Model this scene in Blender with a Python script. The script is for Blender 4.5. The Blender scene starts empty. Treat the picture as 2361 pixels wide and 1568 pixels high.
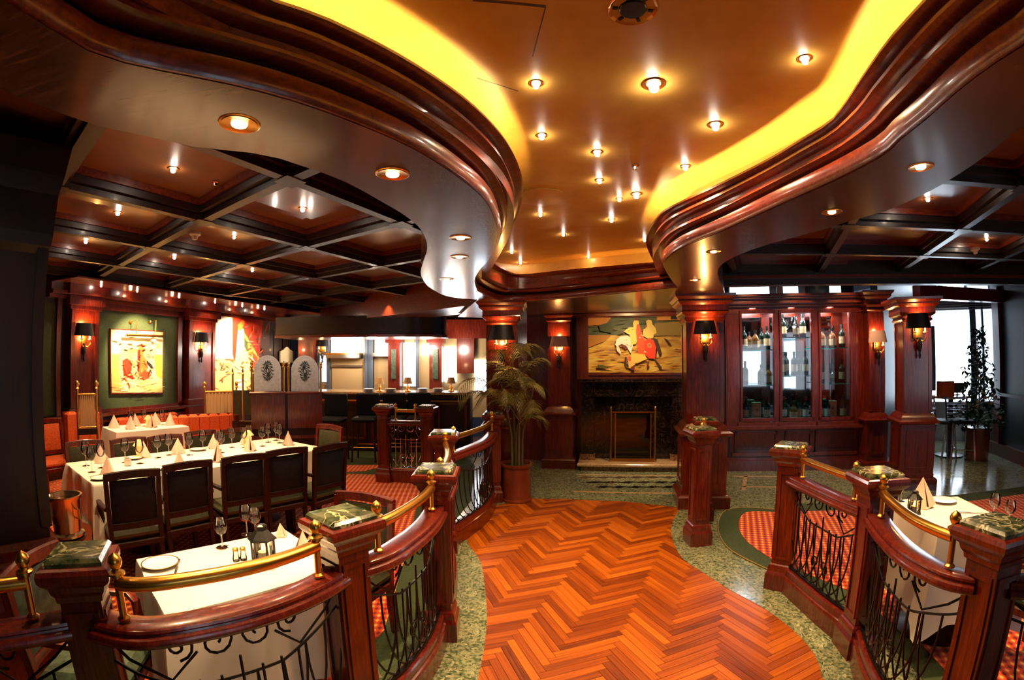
import bpy, bmesh, math, random
import numpy as np
from mathutils import Matrix, Vector
from mathutils.geometry import tessellate_polygon
S = bpy.context.scene; COL = S.collection; PI = math.pi
rnd = random.Random(7)

# ------------------------------------------------------------------ camera (fisheye, eye height 1.7 m, at the origin of the plan)
EYE = 1.7; F = 1100.0; PT = math.radians(2.25); RL = math.radians(-.25)
cd = bpy.data.cameras.new('camera'); cd.type = 'PANO'; cd.sensor_width = 36; cd.sensor_fit = 'HORIZONTAL'; cd.lens = 12
cd.panorama_type = 'FISHEYE_LENS_POLYNOMIAL'; cd.fisheye_fov = 3.1; cd.fisheye_polynomial_k0 = 0
cd.fisheye_polynomial_k1, cd.fisheye_polynomial_k2, cd.fisheye_polynomial_k3, cd.fisheye_polynomial_k4 = -0.059588907, -1.7879251e-05, 2.1031808e-05, -2.7862811e-07
cam = bpy.data.objects.new('camera', cd); COL.objects.link(cam); S.camera = cam
cam.matrix_world = Matrix.Translation((0, 0, EYE)) @ Matrix.Rotation(PI/2+PT, 4, 'X') @ Matrix.Rotation(RL, 4, 'Z')
cd.clip_start = .02
# ------------------------------------------------------------------ world, view
w = bpy.data.worlds.new('world'); S.world = w; w.use_nodes = True
w.node_tree.nodes['Background'].inputs[0].default_value = (.55, .7, 1, 1); w.node_tree.nodes['Background'].inputs[1].default_value = .15
S.view_settings.view_transform = 'Standard'; S.view_settings.look = 'None'; S.view_settings.gamma = 1
S.view_settings.use_curve_mapping = False; S.view_settings.exposure = 0.0
S.cycles.max_bounces = 6; S.cycles.diffuse_bounces = 3; S.cycles.glossy_bounces = 3; S.cycles.transparent_max_bounces = 12
S.cycles.sample_clamp_indirect = 4; S.cycles.adaptive_threshold = .02; S.cycles.caustics_reflective = False; S.cycles.caustics_refractive = False
WARM = (1, .62, .30); AMBER = (1, .50, .13); DAY = (.72, .86, 1)
SPOT_W = 34; COFFER_W = 80; SOFFIT_W = 40; SCONCE_W = 10; COVE_E = 110; WIN_E = 9

def spot(p, W, ang=85, col=WARM, blend=.6, r=.03, d=(0, 0, -1)):
    l = bpy.data.lights.new('spot_light', 'SPOT'); l.energy = W; l.color = col; l.spot_size = math.radians(ang); l.spot_blend = blend; l.shadow_soft_size = r
    o = bpy.data.objects.new('spot_light', l); COL.objects.link(o); o.location = p
    o.rotation_euler = Vector(d).to_track_quat('-Z', 'Y').to_euler(); return o
def point(p, W, col=AMBER, r=.02):
    l = bpy.data.lights.new('point_light', 'POINT'); l.energy = W; l.color = col; l.shadow_soft_size = r
    o = bpy.data.objects.new('point_light', l); COL.objects.link(o); o.location = p; return o

# ------------------------------------------------------------------ survey helpers: where a sight line of the photograph meets a level or a wall
def ray(x, y):
    X, Y = x-1180.5, 784-y; r = math.hypot(X, Y)+1e-9; th = 2*math.atan(r/2/F)
    a, b, e = math.sin(th)*X/r, math.cos(th), math.sin(th)*Y/r
    c, s = math.cos(RL), math.sin(RL); a, e = c*a-s*e, s*a+c*e
    c, s = math.cos(PT), math.sin(PT); return a, c*b-s*e, s*b+c*e
def g(x, y, z=0.0):
    a, b, e = ray(x, y); t = (z-EYE)/e; return (a*t, b*t)
def pol(x, D, y=830):
    a, b, e = ray(x, y); h = math.hypot(a, b); return (a/h*D, b/h*D)
def zat(x, y, D):
    a, b, e = ray(x, y); return EYE+D*e/math.hypot(a, b)
def onp(x, y, A, B):                       # vertical plane through plan points A, B -> (distance along AB, z)
    a, b, e = ray(x, y); dx, dy = B[0]-A[0], B[1]-A[1]; L = math.hypot(dx, dy); dx /= L; dy /= L
    t = (A[0]*dy-A[1]*dx)/(a*dy-b*dx); px, py = a*t, b*t
    return ((px-A[0])*dx+(py-A[1])*dy, EYE+e*t)
def G(pts, z): return [g(x, y, z) for x, y in pts]

# ------------------------------------------------------------------ materials
MT = {}
def mat(name, col=(.5, .5, .5), rough=.5, metal=0, coat=0, emit=None, es=1, alpha=1, trans=0, spec=.5, sheen=0):
    m = bpy.data.materials.new(name); m.use_nodes = True; nt = m.node_tree; b = nt.nodes['Principled BSDF']
    b.inputs['Base Color'].default_value = (*col, 1); b.inputs['Roughness'].default_value = rough; b.inputs['Metallic'].default_value = metal
    b.inputs['Coat Weight'].default_value = coat; b.inputs['Coat Roughness'].default_value = .12; b.inputs['Specular IOR Level'].default_value = spec
    b.inputs['Transmission Weight'].default_value = trans; b.inputs['Alpha'].default_value = alpha; b.inputs['Sheen Weight'].default_value = sheen
    if emit: b.inputs['Emission Color'].default_value = (*emit, 1); b.inputs['Emission Strength'].default_value = es
    MT[name] = m; return m
def nd(nt, t, **k):
    n = nt.nodes.new(t)
    for a, v in k.items(): setattr(n, a, v)
    return n
def ramp(nt, stops, interp='LINEAR'):
    r = nd(nt, 'ShaderNodeValToRGB'); e = r.color_ramp; e.interpolation = interp
    while len(e.elements) < len(stops): e.elements.new(.5)
    for s, (p, c) in zip(e.elements, stops): s.position = p; s.color = (*c, 1)
    return r
def coords(nt, scale=(1, 1, 1), rot=(0, 0, 0), kind='Object'):
    t = nd(nt, 'ShaderNodeTexCoord'); m = nd(nt, 'ShaderNodeMapping'); m.inputs['Scale'].default_value = scale; m.inputs['Rotation'].default_value = rot
    if kind == 'World':
        geo = nd(nt, 'ShaderNodeNewGeometry'); nt.links.new(geo.outputs['Position'], m.inputs[0])
    else: nt.links.new(t.outputs[kind], m.inputs[0])
    return m
def noise_mat(name, stops, scale=(1, 1, 1), nscale=5, detail=6, rough=.4, coat=0, dist=0, bump=0, metal=0, kind='Object', rot=(0, 0, 0), wav=False, spec=.5):
    m = mat(name, rough=rough, coat=coat, metal=metal, spec=spec); nt = m.node_tree; b = nt.nodes['Principled BSDF']; c = coords(nt, scale, rot, kind)
    n = nd(nt, 'ShaderNodeTexNoise'); n.inputs['Scale'].default_value = nscale; n.inputs['Detail'].default_value = detail; n.inputs['Distortion'].default_value = dist
    nt.links.new(c.outputs[0], n.inputs['Vector']); r = ramp(nt, stops); nt.links.new(n.outputs['Fac'], r.inputs[0]); nt.links.new(r.outputs[0], b.inputs['Base Color'])
    if bump:
        bp = nd(nt, 'ShaderNodeBump'); bp.inputs['Strength'].default_value = bump; bp.inputs['Distance'].default_value = .01
        nt.links.new(n.outputs['Fac'], bp.inputs['Height']); nt.links.new(bp.outputs[0], b.inputs['Normal'])
    return m
noise_mat('mahogany', [(.3, (.050, .0035, .0015)), (.5, (.115, .0085, .0025)), (.7, (.20, .020, .005))], (14, 14, 1.2), 4, 5, .32, .6, 1.2)
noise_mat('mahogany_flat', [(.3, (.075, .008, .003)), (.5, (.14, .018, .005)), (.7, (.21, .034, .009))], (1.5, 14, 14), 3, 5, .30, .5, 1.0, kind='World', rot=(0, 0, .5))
noise_mat('dark_wood', [(.3, (.007, .002, .0012)), (.7, (.024, .005, .003))], (3, 3, 3), 5, 4, .42, .08)
noise_mat('coffer_panel', [(.3, (.13, .044, .012)), (.7, (.22, .080, .022))], (1, 1, 1), 3, 4, .34, .3, kind='World')
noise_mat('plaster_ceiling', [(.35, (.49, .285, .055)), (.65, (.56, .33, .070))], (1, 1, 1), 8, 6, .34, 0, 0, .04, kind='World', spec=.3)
def marble(name, base, mid, vein, rough=.12, sc=5.5, fine=1.0):
    m = mat(name, rough=rough, coat=.3); nt = m.node_tree; b = nt.nodes['Principled BSDF']; c = coords(nt, (1, 1, 1), kind='World')
    oi = nd(nt, 'ShaderNodeObjectInfo'); ad = nd(nt, 'ShaderNodeVectorMath', operation='ADD'); nt.links.new(c.outputs[0], ad.inputs[0]); nt.links.new(oi.outputs['Random'], ad.inputs[1])
    n = nd(nt, 'ShaderNodeTexNoise'); n.inputs['Scale'].default_value = sc; n.inputs['Detail'].default_value = 9; n.inputs['Distortion'].default_value = 1.6
    nt.links.new(ad.outputs[0], n.inputs['Vector']); r = ramp(nt, [(.30, base), (.44, mid), (.50, base), (.545, vein), (.575, mid), (.8, base)]); nt.links.new(n.outputs['Fac'], r.inputs[0])
    n2 = nd(nt, 'ShaderNodeTexNoise'); n2.inputs['Scale'].default_value = sc*4; n2.inputs['Detail'].default_value = 6; nt.links.new(ad.outputs[0], n2.inputs['Vector'])
    r2 = ramp(nt, [(.42, (0, 0, 0)), (.62, (fine,)*3)]); nt.links.new(n2.outputs['Fac'], r2.inputs[0])
    mx = nd(nt, 'ShaderNodeMix', data_type='RGBA'); nt.links.new(r2.outputs[0], mx.inputs[0]); nt.links.new(r.outputs[0], mx.inputs[6])
    mx.inputs[7].default_value = (*[(a+q)/2*.9 for a, q in zip(mid, vein)], 1); nt.links.new(mx.outputs[2], b.inputs['Base Color']); return m
marble('green_marble', (.018, .042, .020), (.105, .145, .070), (.50, .50, .30), .16, 11)
marble('cap_marble', (.006, .016, .006), (.035, .06, .022), (.62, .58, .34), .15, 7, .35)
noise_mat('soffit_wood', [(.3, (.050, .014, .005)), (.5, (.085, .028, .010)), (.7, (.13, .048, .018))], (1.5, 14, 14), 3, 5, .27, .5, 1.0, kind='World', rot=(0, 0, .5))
marble('green_marble_dark', (.006, .014, .009), (.03, .06, .035), (.25, .32, .2), .1, 9)
marble('black_marble', (.002, .002, .003), (.006, .005, .005), (.06, .03, .018), .12, 6, .3)
marble('tan_marble', (.34, .17, .08), (.55, .33, .16), (.75, .55, .3), .2, 9)
marble('brown_marble', (.03, .012, .006), (.16, .05, .02), (.4, .25, .12), .2, 9)
# parquet plank: grain along the plank, a tone of its own for each object
def parquet(name, obj_random=True):
    m = mat(name, rough=.40, coat=.0, spec=.3); nt = m.node_tree; b = nt.nodes['Principled BSDF']; c = coords(nt, (2.2, 75, 3))
    n = nd(nt, 'ShaderNodeTexNoise'); n.inputs['Scale'].default_value = 1.5; n.inputs['Detail'].default_value = 4
    oi = nd(nt, 'ShaderNodeObjectInfo'); ad = nd(nt, 'ShaderNodeVectorMath', operation='ADD'); nt.links.new(c.outputs[0], ad.inputs[0])
    ml = nd(nt, 'ShaderNodeMath', operation='MULTIPLY'); nt.links.new(oi.outputs['Random'], ml.inputs[0]); ml.inputs[1].default_value = 37; nt.links.new(ml.outputs[0], ad.inputs[1])
    nt.links.new(ad.outputs[0], n.inputs['Vector']); a2 = nd(nt, 'ShaderNodeMath', operation='MULTIPLY_ADD'); nt.links.new(n.outputs['Fac'], a2.inputs[0]); a2.inputs[1].default_value = .80
    m3 = nd(nt, 'ShaderNodeMath', operation='MULTIPLY'); nt.links.new(oi.outputs['Random'], m3.inputs[0]); m3.inputs[1].default_value = .55; nt.links.new(m3.outputs[0], a2.inputs[2])
    r = ramp(nt, [(.20, (.035, .005, .001)), (.42, (.17, .029, .0012)), (.68, (.32, .065, .002)), (1, (.52, .135, .006))]); nt.links.new(a2.outputs[0], r.inputs[0]); nt.links.new(r.outputs[0], b.inputs['Base Color'])
parquet('parquet_wood')
mat('parquet_joint', (.05, .012, .003), .6)
# carpet: rows of gold lozenges on a red ground
def carpet(name, rot, pitch=.062):
    m = mat(name, rough=.95, spec=.1, sheen=.3); nt = m.node_tree; b = nt.nodes['Principled BSDF']; c = coords(nt, (1/pitch, 1/pitch/1.0, 1), (0, 0, rot), 'World')
    fr = nd(nt, 'ShaderNodeVectorMath', operation='FRACTION'); nt.links.new(c.outputs[0], fr.inputs[0]); sb = nd(nt, 'ShaderNodeVectorMath', operation='SUBTRACT'); nt.links.new(fr.outputs[0], sb.inputs[0]); sb.inputs[1].default_value = (.5, .5, 0)
    ab = nd(nt, 'ShaderNodeVectorMath', operation='ABSOLUTE'); nt.links.new(sb.outputs[0], ab.inputs[0]); sx = nd(nt, 'ShaderNodeSeparateXYZ'); nt.links.new(ab.outputs[0], sx.inputs[0])
    ad = nd(nt, 'ShaderNodeMath', operation='MULTIPLY_ADD'); nt.links.new(sx.outputs[0], ad.inputs[0]); ad.inputs[1].default_value = 1.5; nt.links.new(sx.outputs[1], ad.inputs[2])
    r = ramp(nt, [(.0, (.95, .60, .16)), (.26, (.92, .40, .07)), (.42, (.70, .085, .010)), (.85, (.52, .035, .006)), (.97, (.16, .012, .004))]); nt.links.new(ad.outputs[0], r.inputs[0]); nt.links.new(r.outputs[0], b.inputs['Base Color'])
carpet('red_carpet', .45); carpet('red_carpet_left', -.1)
noise_mat('green_carpet', [(.3, (.022, .040, .012)), (.7, (.05, .075, .025))], (1, 1, 1), 90, 3, .95)
mat('gold_braid', (.35, .22, .06), .6)
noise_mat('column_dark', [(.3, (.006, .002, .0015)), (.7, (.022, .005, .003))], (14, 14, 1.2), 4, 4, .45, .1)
mat('brass', (.86, .46, .09), .28, 1); mat('old_brass', (.42, .20, .05), .3, 1); mat('copper', (.50, .38, .24), .22, 1)
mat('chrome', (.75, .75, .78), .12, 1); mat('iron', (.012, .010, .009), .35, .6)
noise_mat('black_leather', [(.3, (.006, .009, .014)), (.7, (.012, .017, .025))], (1, 1, 1), 60, 2, .6, 0, 0, .1, spec=.15)
noise_mat('olive_leather', [(.3, (.028, .030, .012)), (.7, (.05, .052, .022))], (1, 1, 1), 40, 2, .45)
noise_mat('green_leather', [(.3, (.02, .035, .02)), (.7, (.06, .09, .055))], (1, 1, 1), 30, 2, .5)
mat('cloth', (.82, .76, .66), .9, spec=.1, sheen=.2); mat('napkin', (.78, .52, .42), .9, spec=.1, sheen=.2); mat('china', (.85, .83, .78), .15); mat('silver', (.7, .66, .6), .2, 1)
noise_mat('orange_velvet', [(.3, (.50, .060, .008)), (.7, (.72, .12, .016))], (1, 1, 1), 50, 3, .8)
noise_mat('green_wall', [(.3, (.030, .048, .014)), (.7, (.058, .082, .025))], (1, 1, 1), 60, 3, .8)
mat('tan_drape', (.78, .52, .27), .9); mat('black_shade', (.004, .004, .005), .4); mat('pink_shade', (.6, .36, .25), .8)
noise_mat('etched_glass', [(.4, (.66, .66, .63)), (.6, (.78, .78, .75))], (1, 1, 1), 30, 3, .55)
mat('etched_mark', (.06, .08, .07), .4); mat('cream', (.80, .72, .48), .6)
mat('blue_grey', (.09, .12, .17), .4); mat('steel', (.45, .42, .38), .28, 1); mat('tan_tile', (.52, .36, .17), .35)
mat('white', (.8, .8, .8), .5); mat('window_frame', (.05, .045, .06), .4); mat('grey_metal', (.35, .34, .33), .35, .8)
noise_mat('pot_copper', [(.3, (.13, .022, .008)), (.7, (.22, .045, .015))], (1, 1, 1), 3, 3, .25, .3)
noise_mat('palm_leaf', [(.3, (.08, .085, .015)), (.7, (.24, .20, .045))], (1, 1, 1), 12, 2, .45); mat('palm_stem', (.11, .10, .03), .6)
noise_mat('ficus_leaf', [(.3, (.006, .03, .006)), (.7, (.025, .07, .015))], (1, 1, 1), 12, 2, .75, spec=.1); mat('soil', (.02, .012, .006), .9)
mat('bulb', (1, .9, .8), .5, emit=(1, .80, .62), es=200); mat('bulb_warm', (1, .8, .5), .5, emit=(1, .55, .2), es=40); mat('bulb_soft', (1, .8, .5), .5, emit=(1, .62, .30), es=14)
mat('cove_strip', (1, .8, .4), .5, emit=(1, .70, .28), es=COVE_E)
mat('daylight', (1, 1, 1), .5, emit=DAY, es=WIN_E); mat('daylight_soft', (1, 1, 1), .5, emit=(.75, .88, 1), es=1.6)
mat('flame', (1, .5, .1), .5, emit=(1, .45, .08), es=12); mat('amber_glass', (1, .45, .1), .3, emit=(1, .35, .06), es=1.5)
mat('mirror', (.8, .85, .88), .03, 1); mat('glass_shelf', (.10, .75, .72), .2, emit=None)
mat('bottle_dark', (.006, .014, .008), .08); mat('bottle_amber', (.16, .05, .01), .08); mat('label_tan', (.62, .40, .2), .7); mat('label_white', (.8, .78, .7), .7); mat('foil_red', (.3, .02, .02), .3)
mat('foil_black', (.01, .01, .01), .3)
def clear_glass(name, tint=(1, 1, 1), gl=1.0):
    m = bpy.data.materials.new(name); m.use_nodes = True; nt = m.node_tree; nt.nodes.clear()
    o = nd(nt, 'ShaderNodeOutputMaterial'); t = nd(nt, 'ShaderNodeBsdfTransparent'); t.inputs[0].default_value = (*tint, 1); q = nd(nt, 'ShaderNodeBsdfGlossy'); q.inputs['Roughness'].default_value = .03
    fz = nd(nt, 'ShaderNodeFresnel'); fz.inputs[0].default_value = 1.5; mu = nd(nt, 'ShaderNodeMath', operation='MULTIPLY_ADD'); mu.inputs[1].default_value = gl; mu.inputs[2].default_value = .03; nt.links.new(fz.outputs[0], mu.inputs[0])
    mx = nd(nt, 'ShaderNodeMixShader'); nt.links.new(mu.outputs[0], mx.inputs[0]); nt.links.new(t.outputs[0], mx.inputs[1]); nt.links.new(q.outputs[0], mx.inputs[2]); nt.links.new(mx.outputs[0], o.inputs[0]); MT[name] = m
clear_glass('glass', (.93, .93, .93)); clear_glass('wine_glass_glass', (.93, .92, .96), 1.8); clear_glass('shelf_glass', (.62, .92, .90)); clear_glass('fire_glass', (.35, .35, .35))

# ------------------------------------------------------------------ mesh builder
class B:
    def __init__(s): s.v = []; s.f = []; s.m = []; s.cur = 0
    def add(s, vs, fs):
        o = len(s.v); s.v += [tuple(p) for p in vs]; s.f += [tuple(o+i for i in f) for f in fs]; s.m += [s.cur]*len(fs); return s
    def box(s, c, d, rot=0, bev=0):
        x, y, z = d[0]/2, d[1]/2, d[2]/2; ca, sa = math.cos(rot), math.sin(rot)
        if bev:
            b = min(bev, x*.9, y*.9, z*.9); pr = [(x-b, -z), (x, -z+b), (x, z-b), (x-b, z)]; rings = []
            for ins, zz in ((b, -z), (0, -z+b), (0, z-b), (b, z)): rings.append([(-x+ins, -y+ins, zz), (x-ins, -y+ins, zz), (x-ins, y-ins, zz), (-x+ins, y-ins, zz)])
            P = [p for r in rings for p in r]; fs = [(3, 2, 1, 0), (12, 13, 14, 15)]
            for k in range(3):
                for i in range(4): j = (i+1) % 4; fs.append((k*4+i, k*4+j, k*4+4+j, k*4+4+i))
        else:
            P = [(a, b, e) for e in (-z, z) for a, b in ((-x, -y), (x, -y), (x, y), (-x, y))]; fs = [(3, 2, 1, 0), (4, 5, 6, 7)]+[(i, (i+1) % 4, 4+(i+1) % 4, 4+i) for i in range(4)]
        return s.add([(c[0]+p[0]*ca-p[1]*sa, c[1]+p[0]*sa+p[1]*ca, c[2]+p[2]) for p in P], fs)
    def sweep(s, path, prof, closed_prof=True, cap=True, up=(0, 0, 1), closed=False):   # prof: (side, up) offsets
        path = [Vector(p) for p in path]; n = len(path); k = len(prof); vs = []; up = Vector(up)
        for i, p in enumerate(path):
            a = path[(i-1) % n] if closed else path[max(i-1, 0)]; b = path[(i+1) % n] if closed else path[min(i+1, n-1)]
            t = (b-a).normalized(); side = t.cross(up)
            if side.length < 1e-4: side = Vector((1, 0, 0))
            side.normalize(); u = side.cross(t).normalized()
            vs += [p+side*q[0]+u*q[1] for q in prof]
        fs = []; kk = k if closed_prof else k-1
        for i in range(n if closed else n-1):
            j = (i+1) % n
            for e in range(kk): f = (e+1) % k; fs.append((i*k+e, j*k+e, j*k+f, i*k+f))
        if cap and closed_prof and not closed: fs += [tuple(range(k)), tuple(reversed(range((n-1)*k, n*k)))]
        return s.add(vs, fs)
    def tube(s, path, r, n=6, r2=None, closed=False):
        if r2 is None: return s.sweep(path, [(r*math.cos(2*PI*i/n), r*math.sin(2*PI*i/n)) for i in range(n)], up=s._up(path), closed=closed)
        path = [Vector(p) for p in path]; m = len(path); up = Vector(s._up(path)); vs = []
        for i, p in enumerate(path):
            t = (path[min(i+1, m-1)]-path[max(i-1, 0)]).normalized(); sd = t.cross(up).normalized(); u = sd.cross(t); q = r+(r2-r)*i/(m-1)
            vs += [p+sd*q*math.cos(2*PI*k/n)+u*q*math.sin(2*PI*k/n) for k in range(n)]
        fs = [(i*n+e, (i+1)*n+e, (i+1)*n+(e+1) % n, i*n+(e+1) % n) for i in range(m-1) for e in range(n)]+[tuple(range(n)), tuple(reversed(range((m-1)*n, m*n)))]
        return s.add(vs, fs)
    def _up(s, path):
        a, b = Vector(path[0]), Vector(path[-1]); d = b-a
        if d.length < 1e-5 and len(path) > 2: d = Vector(path[len(path)//2])-a
        d.normalize() if d.length else None
        return (0, 0, 1) if abs(d.z) < .8 else (.31, .95, 0)
    def lathe(s, prof, c=(0, 0, 0), n=16, cap=True):
        vs = [(c[0]+r*math.cos(2*PI*i/n), c[1]+r*math.sin(2*PI*i/n), c[2]+z) for r, z in prof for i in range(n)]
        fs = [(j*n+i, j*n+(i+1) % n, (j+1)*n+(i+1) % n, (j+1)*n+i) for j in range(len(prof)-1) for i in range(n)]
        if cap: fs += [tuple(reversed(range(n))), tuple(range((len(prof)-1)*n, len(prof)*n))]
        return s.add(vs, fs)
    def sq(s, prof, c=(0, 0, 0), rot=0):        # square-plan turned profile: (half width, z)
        n = 4; vs = []
        for r, z in prof:
            for i in range(4):
                a = rot+PI/4+i*PI/2; q = r*math.sqrt(2); vs.append((c[0]+q*math.cos(a), c[1]+q*math.sin(a), c[2]+z))
        fs = [(j*n+i, j*n+(i+1) % n, (j+1)*n+(i+1) % n, (j+1)*n+i) for j in range(len(prof)-1) for i in range(n)]+[tuple(reversed(range(4))), tuple(range((len(prof)-1)*n, len(prof)*n))]
        return s.add(vs, fs)
    def prism(s, poly, z0, z1):
        n = len(poly); tri = tessellate_polygon([[Vector((x, y, 0)) for x, y in poly]])
        vs = [(x, y, z0) for x, y in poly]+[(x, y, z1) for x, y in poly]
        fs = [tuple(t) for t in tri]+[tuple(n+i for i in t) for t in tri]+[(i, (i+1) % n, n+(i+1) % n, n+i) for i in range(n)]
        return s.add(vs, fs)
    def wallpoly(s, pts, A, B_, off=0, th=.01):  # flat plate on a vertical plane, pts = (distance along AB, z), thickness towards the camera side
        L = math.hypot(B_[0]-A[0], B_[1]-A[1]); d = ((B_[0]-A[0])/L, (B_[1]-A[1])/L); nn = (d[1], -d[0])
        if nn[0]*A[0]+nn[1]*A[1] > 0: nn = (-nn[0], -nn[1])
        n = len(pts); tri = tessellate_polygon([[Vector((a, b, 0)) for a, b in pts]])
        P = lambda a, z, o: (A[0]+d[0]*a+nn[0]*o, A[1]+d[1]*a+nn[1]*o, z)
        vs = [P(a, z, off) for a, z in pts]+[P(a, z, off+th) for a, z in pts]
        fs = [tuple(t) for t in tri]+[tuple(n+i for i in t) for t in tri]+[(i, (i+1) % n, n+(i+1) % n, n+i) for i in range(n)]
        return s.add(vs, fs)
    def wrect(s, a0, a1, z0, z1, A, B_, off=0, th=.02): return s.wallpoly([(a0, z0), (a1, z0), (a1, z1), (a0, z1)], A, B_, off, th)
    def build(s, name, m, parent=None, smooth=False, world=False, kind=None):
        me = bpy.data.meshes.new(name); off = Vector((0, 0, 0))
        if world and parent is not None: off = parent.location
        me.from_pydata([(x-off[0], y-off[1], z-off[2]) for x, y, z in s.v], [], s.f); me.validate()
        ms = m if isinstance(m, (list, tuple)) else [m]
        for q in ms: me.materials.append(MT[q])
        if len(ms) > 1 and len(me.polygons) == len(s.m): me.polygons.foreach_set('material_index', s.m)
        bm = bmesh.new(); bm.from_mesh(me); bmesh.ops.recalc_face_normals(bm, faces=bm.faces); bm.to_mesh(me); bm.free()
        if smooth:
            me.polygons.foreach_set('use_smooth', [True]*len(me.polygons))
            try: me.set_sharp_from_angle(angle=.7)
            except Exception: pass
        o = bpy.data.objects.new(name, me); COL.objects.link(o)
        if parent is not None: o.parent = parent
        if kind: o['kind'] = kind
        return o
USED = {}
def tag(o, label, cat, group=None):
    USED[label] = USED.get(label, 0)+1; o['label'] = label; o['category'] = cat
    if group: o['group'] = group
    return o
def thing(name, label, cat, loc=(0, 0, 0), rot=0, group=None):
    o = bpy.data.objects.new(name, None); COL.objects.link(o); o.location = (loc[0], loc[1], loc[2] if len(loc) > 2 else 0); o.rotation_euler = (0, 0, rot); o.empty_display_size = .1
    return tag(o, label, cat, group)
def root(name, loc=(0, 0, 0)):
    o = bpy.data.objects.new(name, None); COL.objects.link(o); o.location = loc; o['kind'] = 'structure'; return o
def kids(o): return [c for c in bpy.data.objects if c.parent == o]
CH = {}
def dup(proto, loc, rot, label=None, group=None, scale=1):
    if proto.name not in CH:
        CH[proto.name] = [(c, [d for d in bpy.data.objects if d.parent == c]) for c in bpy.data.objects if c.parent == proto]
    r = proto.copy(); COL.objects.link(r); r.location = loc; r.rotation_euler = (0, 0, rot); r.scale = scale if isinstance(scale, tuple) else (scale,)*3
    if label: r['label'] = label
    if group: r['group'] = group
    elif 'group' in r: del r['group']
    for c, ds in CH[proto.name]:
        e = c.copy(); COL.objects.link(e); e.parent = r
        for d in ds: h = d.copy(); COL.objects.link(h); h.parent = e
    return r
class Multi:                                # first placement moves the prototype itself, later ones copy it
    def __init__(s, mk): s.mk = mk; s.p = None
    def __call__(s, loc, rot, label, group=None, scale=1):
        if s.p is None:
            s.p = s.mk(); s.p.location = loc; s.p.rotation_euler = (0, 0, rot); s.p.scale = scale if isinstance(scale, tuple) else (scale,)*3; s.p['label'] = label
            if group: s.p['group'] = group
            return s.p
        return dup(s.p, loc, rot, label, group, scale)
ORD = ['first', 'second', 'third', 'fourth', 'fifth', 'sixth', 'seventh', 'eighth', 'ninth', 'tenth', 'eleventh', 'twelfth', 'thirteenth', 'fourteenth', 'fifteenth', 'sixteenth', 'seventeenth', 'eighteenth', 'nineteenth', 'twentieth']
def spline(pts, n, closed=False):            # Catmull-Rom through plan points, resampled evenly
    P = [Vector(p) for p in pts]; out = []
    m = len(P)
    for i in range(m-1):
        p0, p1, p2, p3 = P[max(i-1, 0)], P[i], P[i+1], P[min(i+2, m-1)]
        for k in range(12):
            t = k/12; out.append(.5*((2*p1)+(p2-p0)*t+(2*p0-5*p1+4*p2-p3)*t*t+(3*p1-p0-3*p2+p3)*t**3))
    out.append(P[-1]); d = [0]
    for a, b in zip(out, out[1:]): d.append(d[-1]+(b-a).length)
    res = []; j = 0
    for i in range(n):
        s = d[-1]*i/(n-1)
        while j < len(d)-2 and d[j+1] < s: j += 1
        q = (s-d[j])/max(d[j+1]-d[j], 1e-9); res.append(out[j].lerp(out[j+1], q))
    return res
def ang(a, b): return math.atan2(b[1]-a[1], b[0]-a[0])

# =================================================================== LARGE STRUCTURE
def region_mesh(loops, z=0):                 # bmesh of a polygon with holes
    pts = [Vector((x, y, 0)) for l in loops for x, y in l]; tri = tessellate_polygon([[Vector((x, y, 0)) for x, y in l] for l in loops])
    bm = bmesh.new(); vs = [bm.verts.new(p) for p in pts]
    for t in tri:
        try: bm.faces.new([vs[i] for i in t])
        except ValueError: pass
    return bm
def cut(bm0, c, u, v, hu, hv, z0, z1, name, m, parent):   # the piece of a region inside an oriented rectangle, given thickness
    bm = bm0.copy(); u = Vector((u[0], u[1], 0)).normalized(); v = Vector((v[0], v[1], 0)).normalized(); c = Vector((c[0], c[1], 0))
    nu = Vector((v.y, -v.x, 0)); nv = Vector((u.y, -u.x, 0))
    if nu.dot(u) < 0: nu = -nu
    if nv.dot(v) < 0: nv = -nv
    for p, n in ((c+u*hu, nu), (c-u*hu, -nu), (c+v*hv, nv), (c-v*hv, -nv)):
        if not bm.faces: break
        bmesh.ops.bisect_plane(bm, geom=bm.verts[:]+bm.edges[:]+bm.faces[:], plane_co=p, plane_no=n, clear_outer=True)
    if not bm.faces or sum(f.calc_area() for f in bm.faces) < .0015: bm.free(); return None
    bmesh.ops.dissolve_limit(bm, angle_limit=.01, verts=bm.verts[:], edges=bm.edges[:])
    for q in bm.verts: q.co.z = z1
    r = bmesh.ops.extrude_face_region(bm, geom=bm.faces[:])
    for e in r['geom']:
        if isinstance(e, bmesh.types.BMVert): e.co.z = z0
    bmesh.ops.recalc_face_normals(bm, faces=bm.faces[:])
    me = bpy.data.meshes.new(name); bm.to_mesh(me); bm.free(); me.materials.append(MT[m]); o = bpy.data.objects.new(name, me); COL.objects.link(o); o.parent = parent; return o

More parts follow.
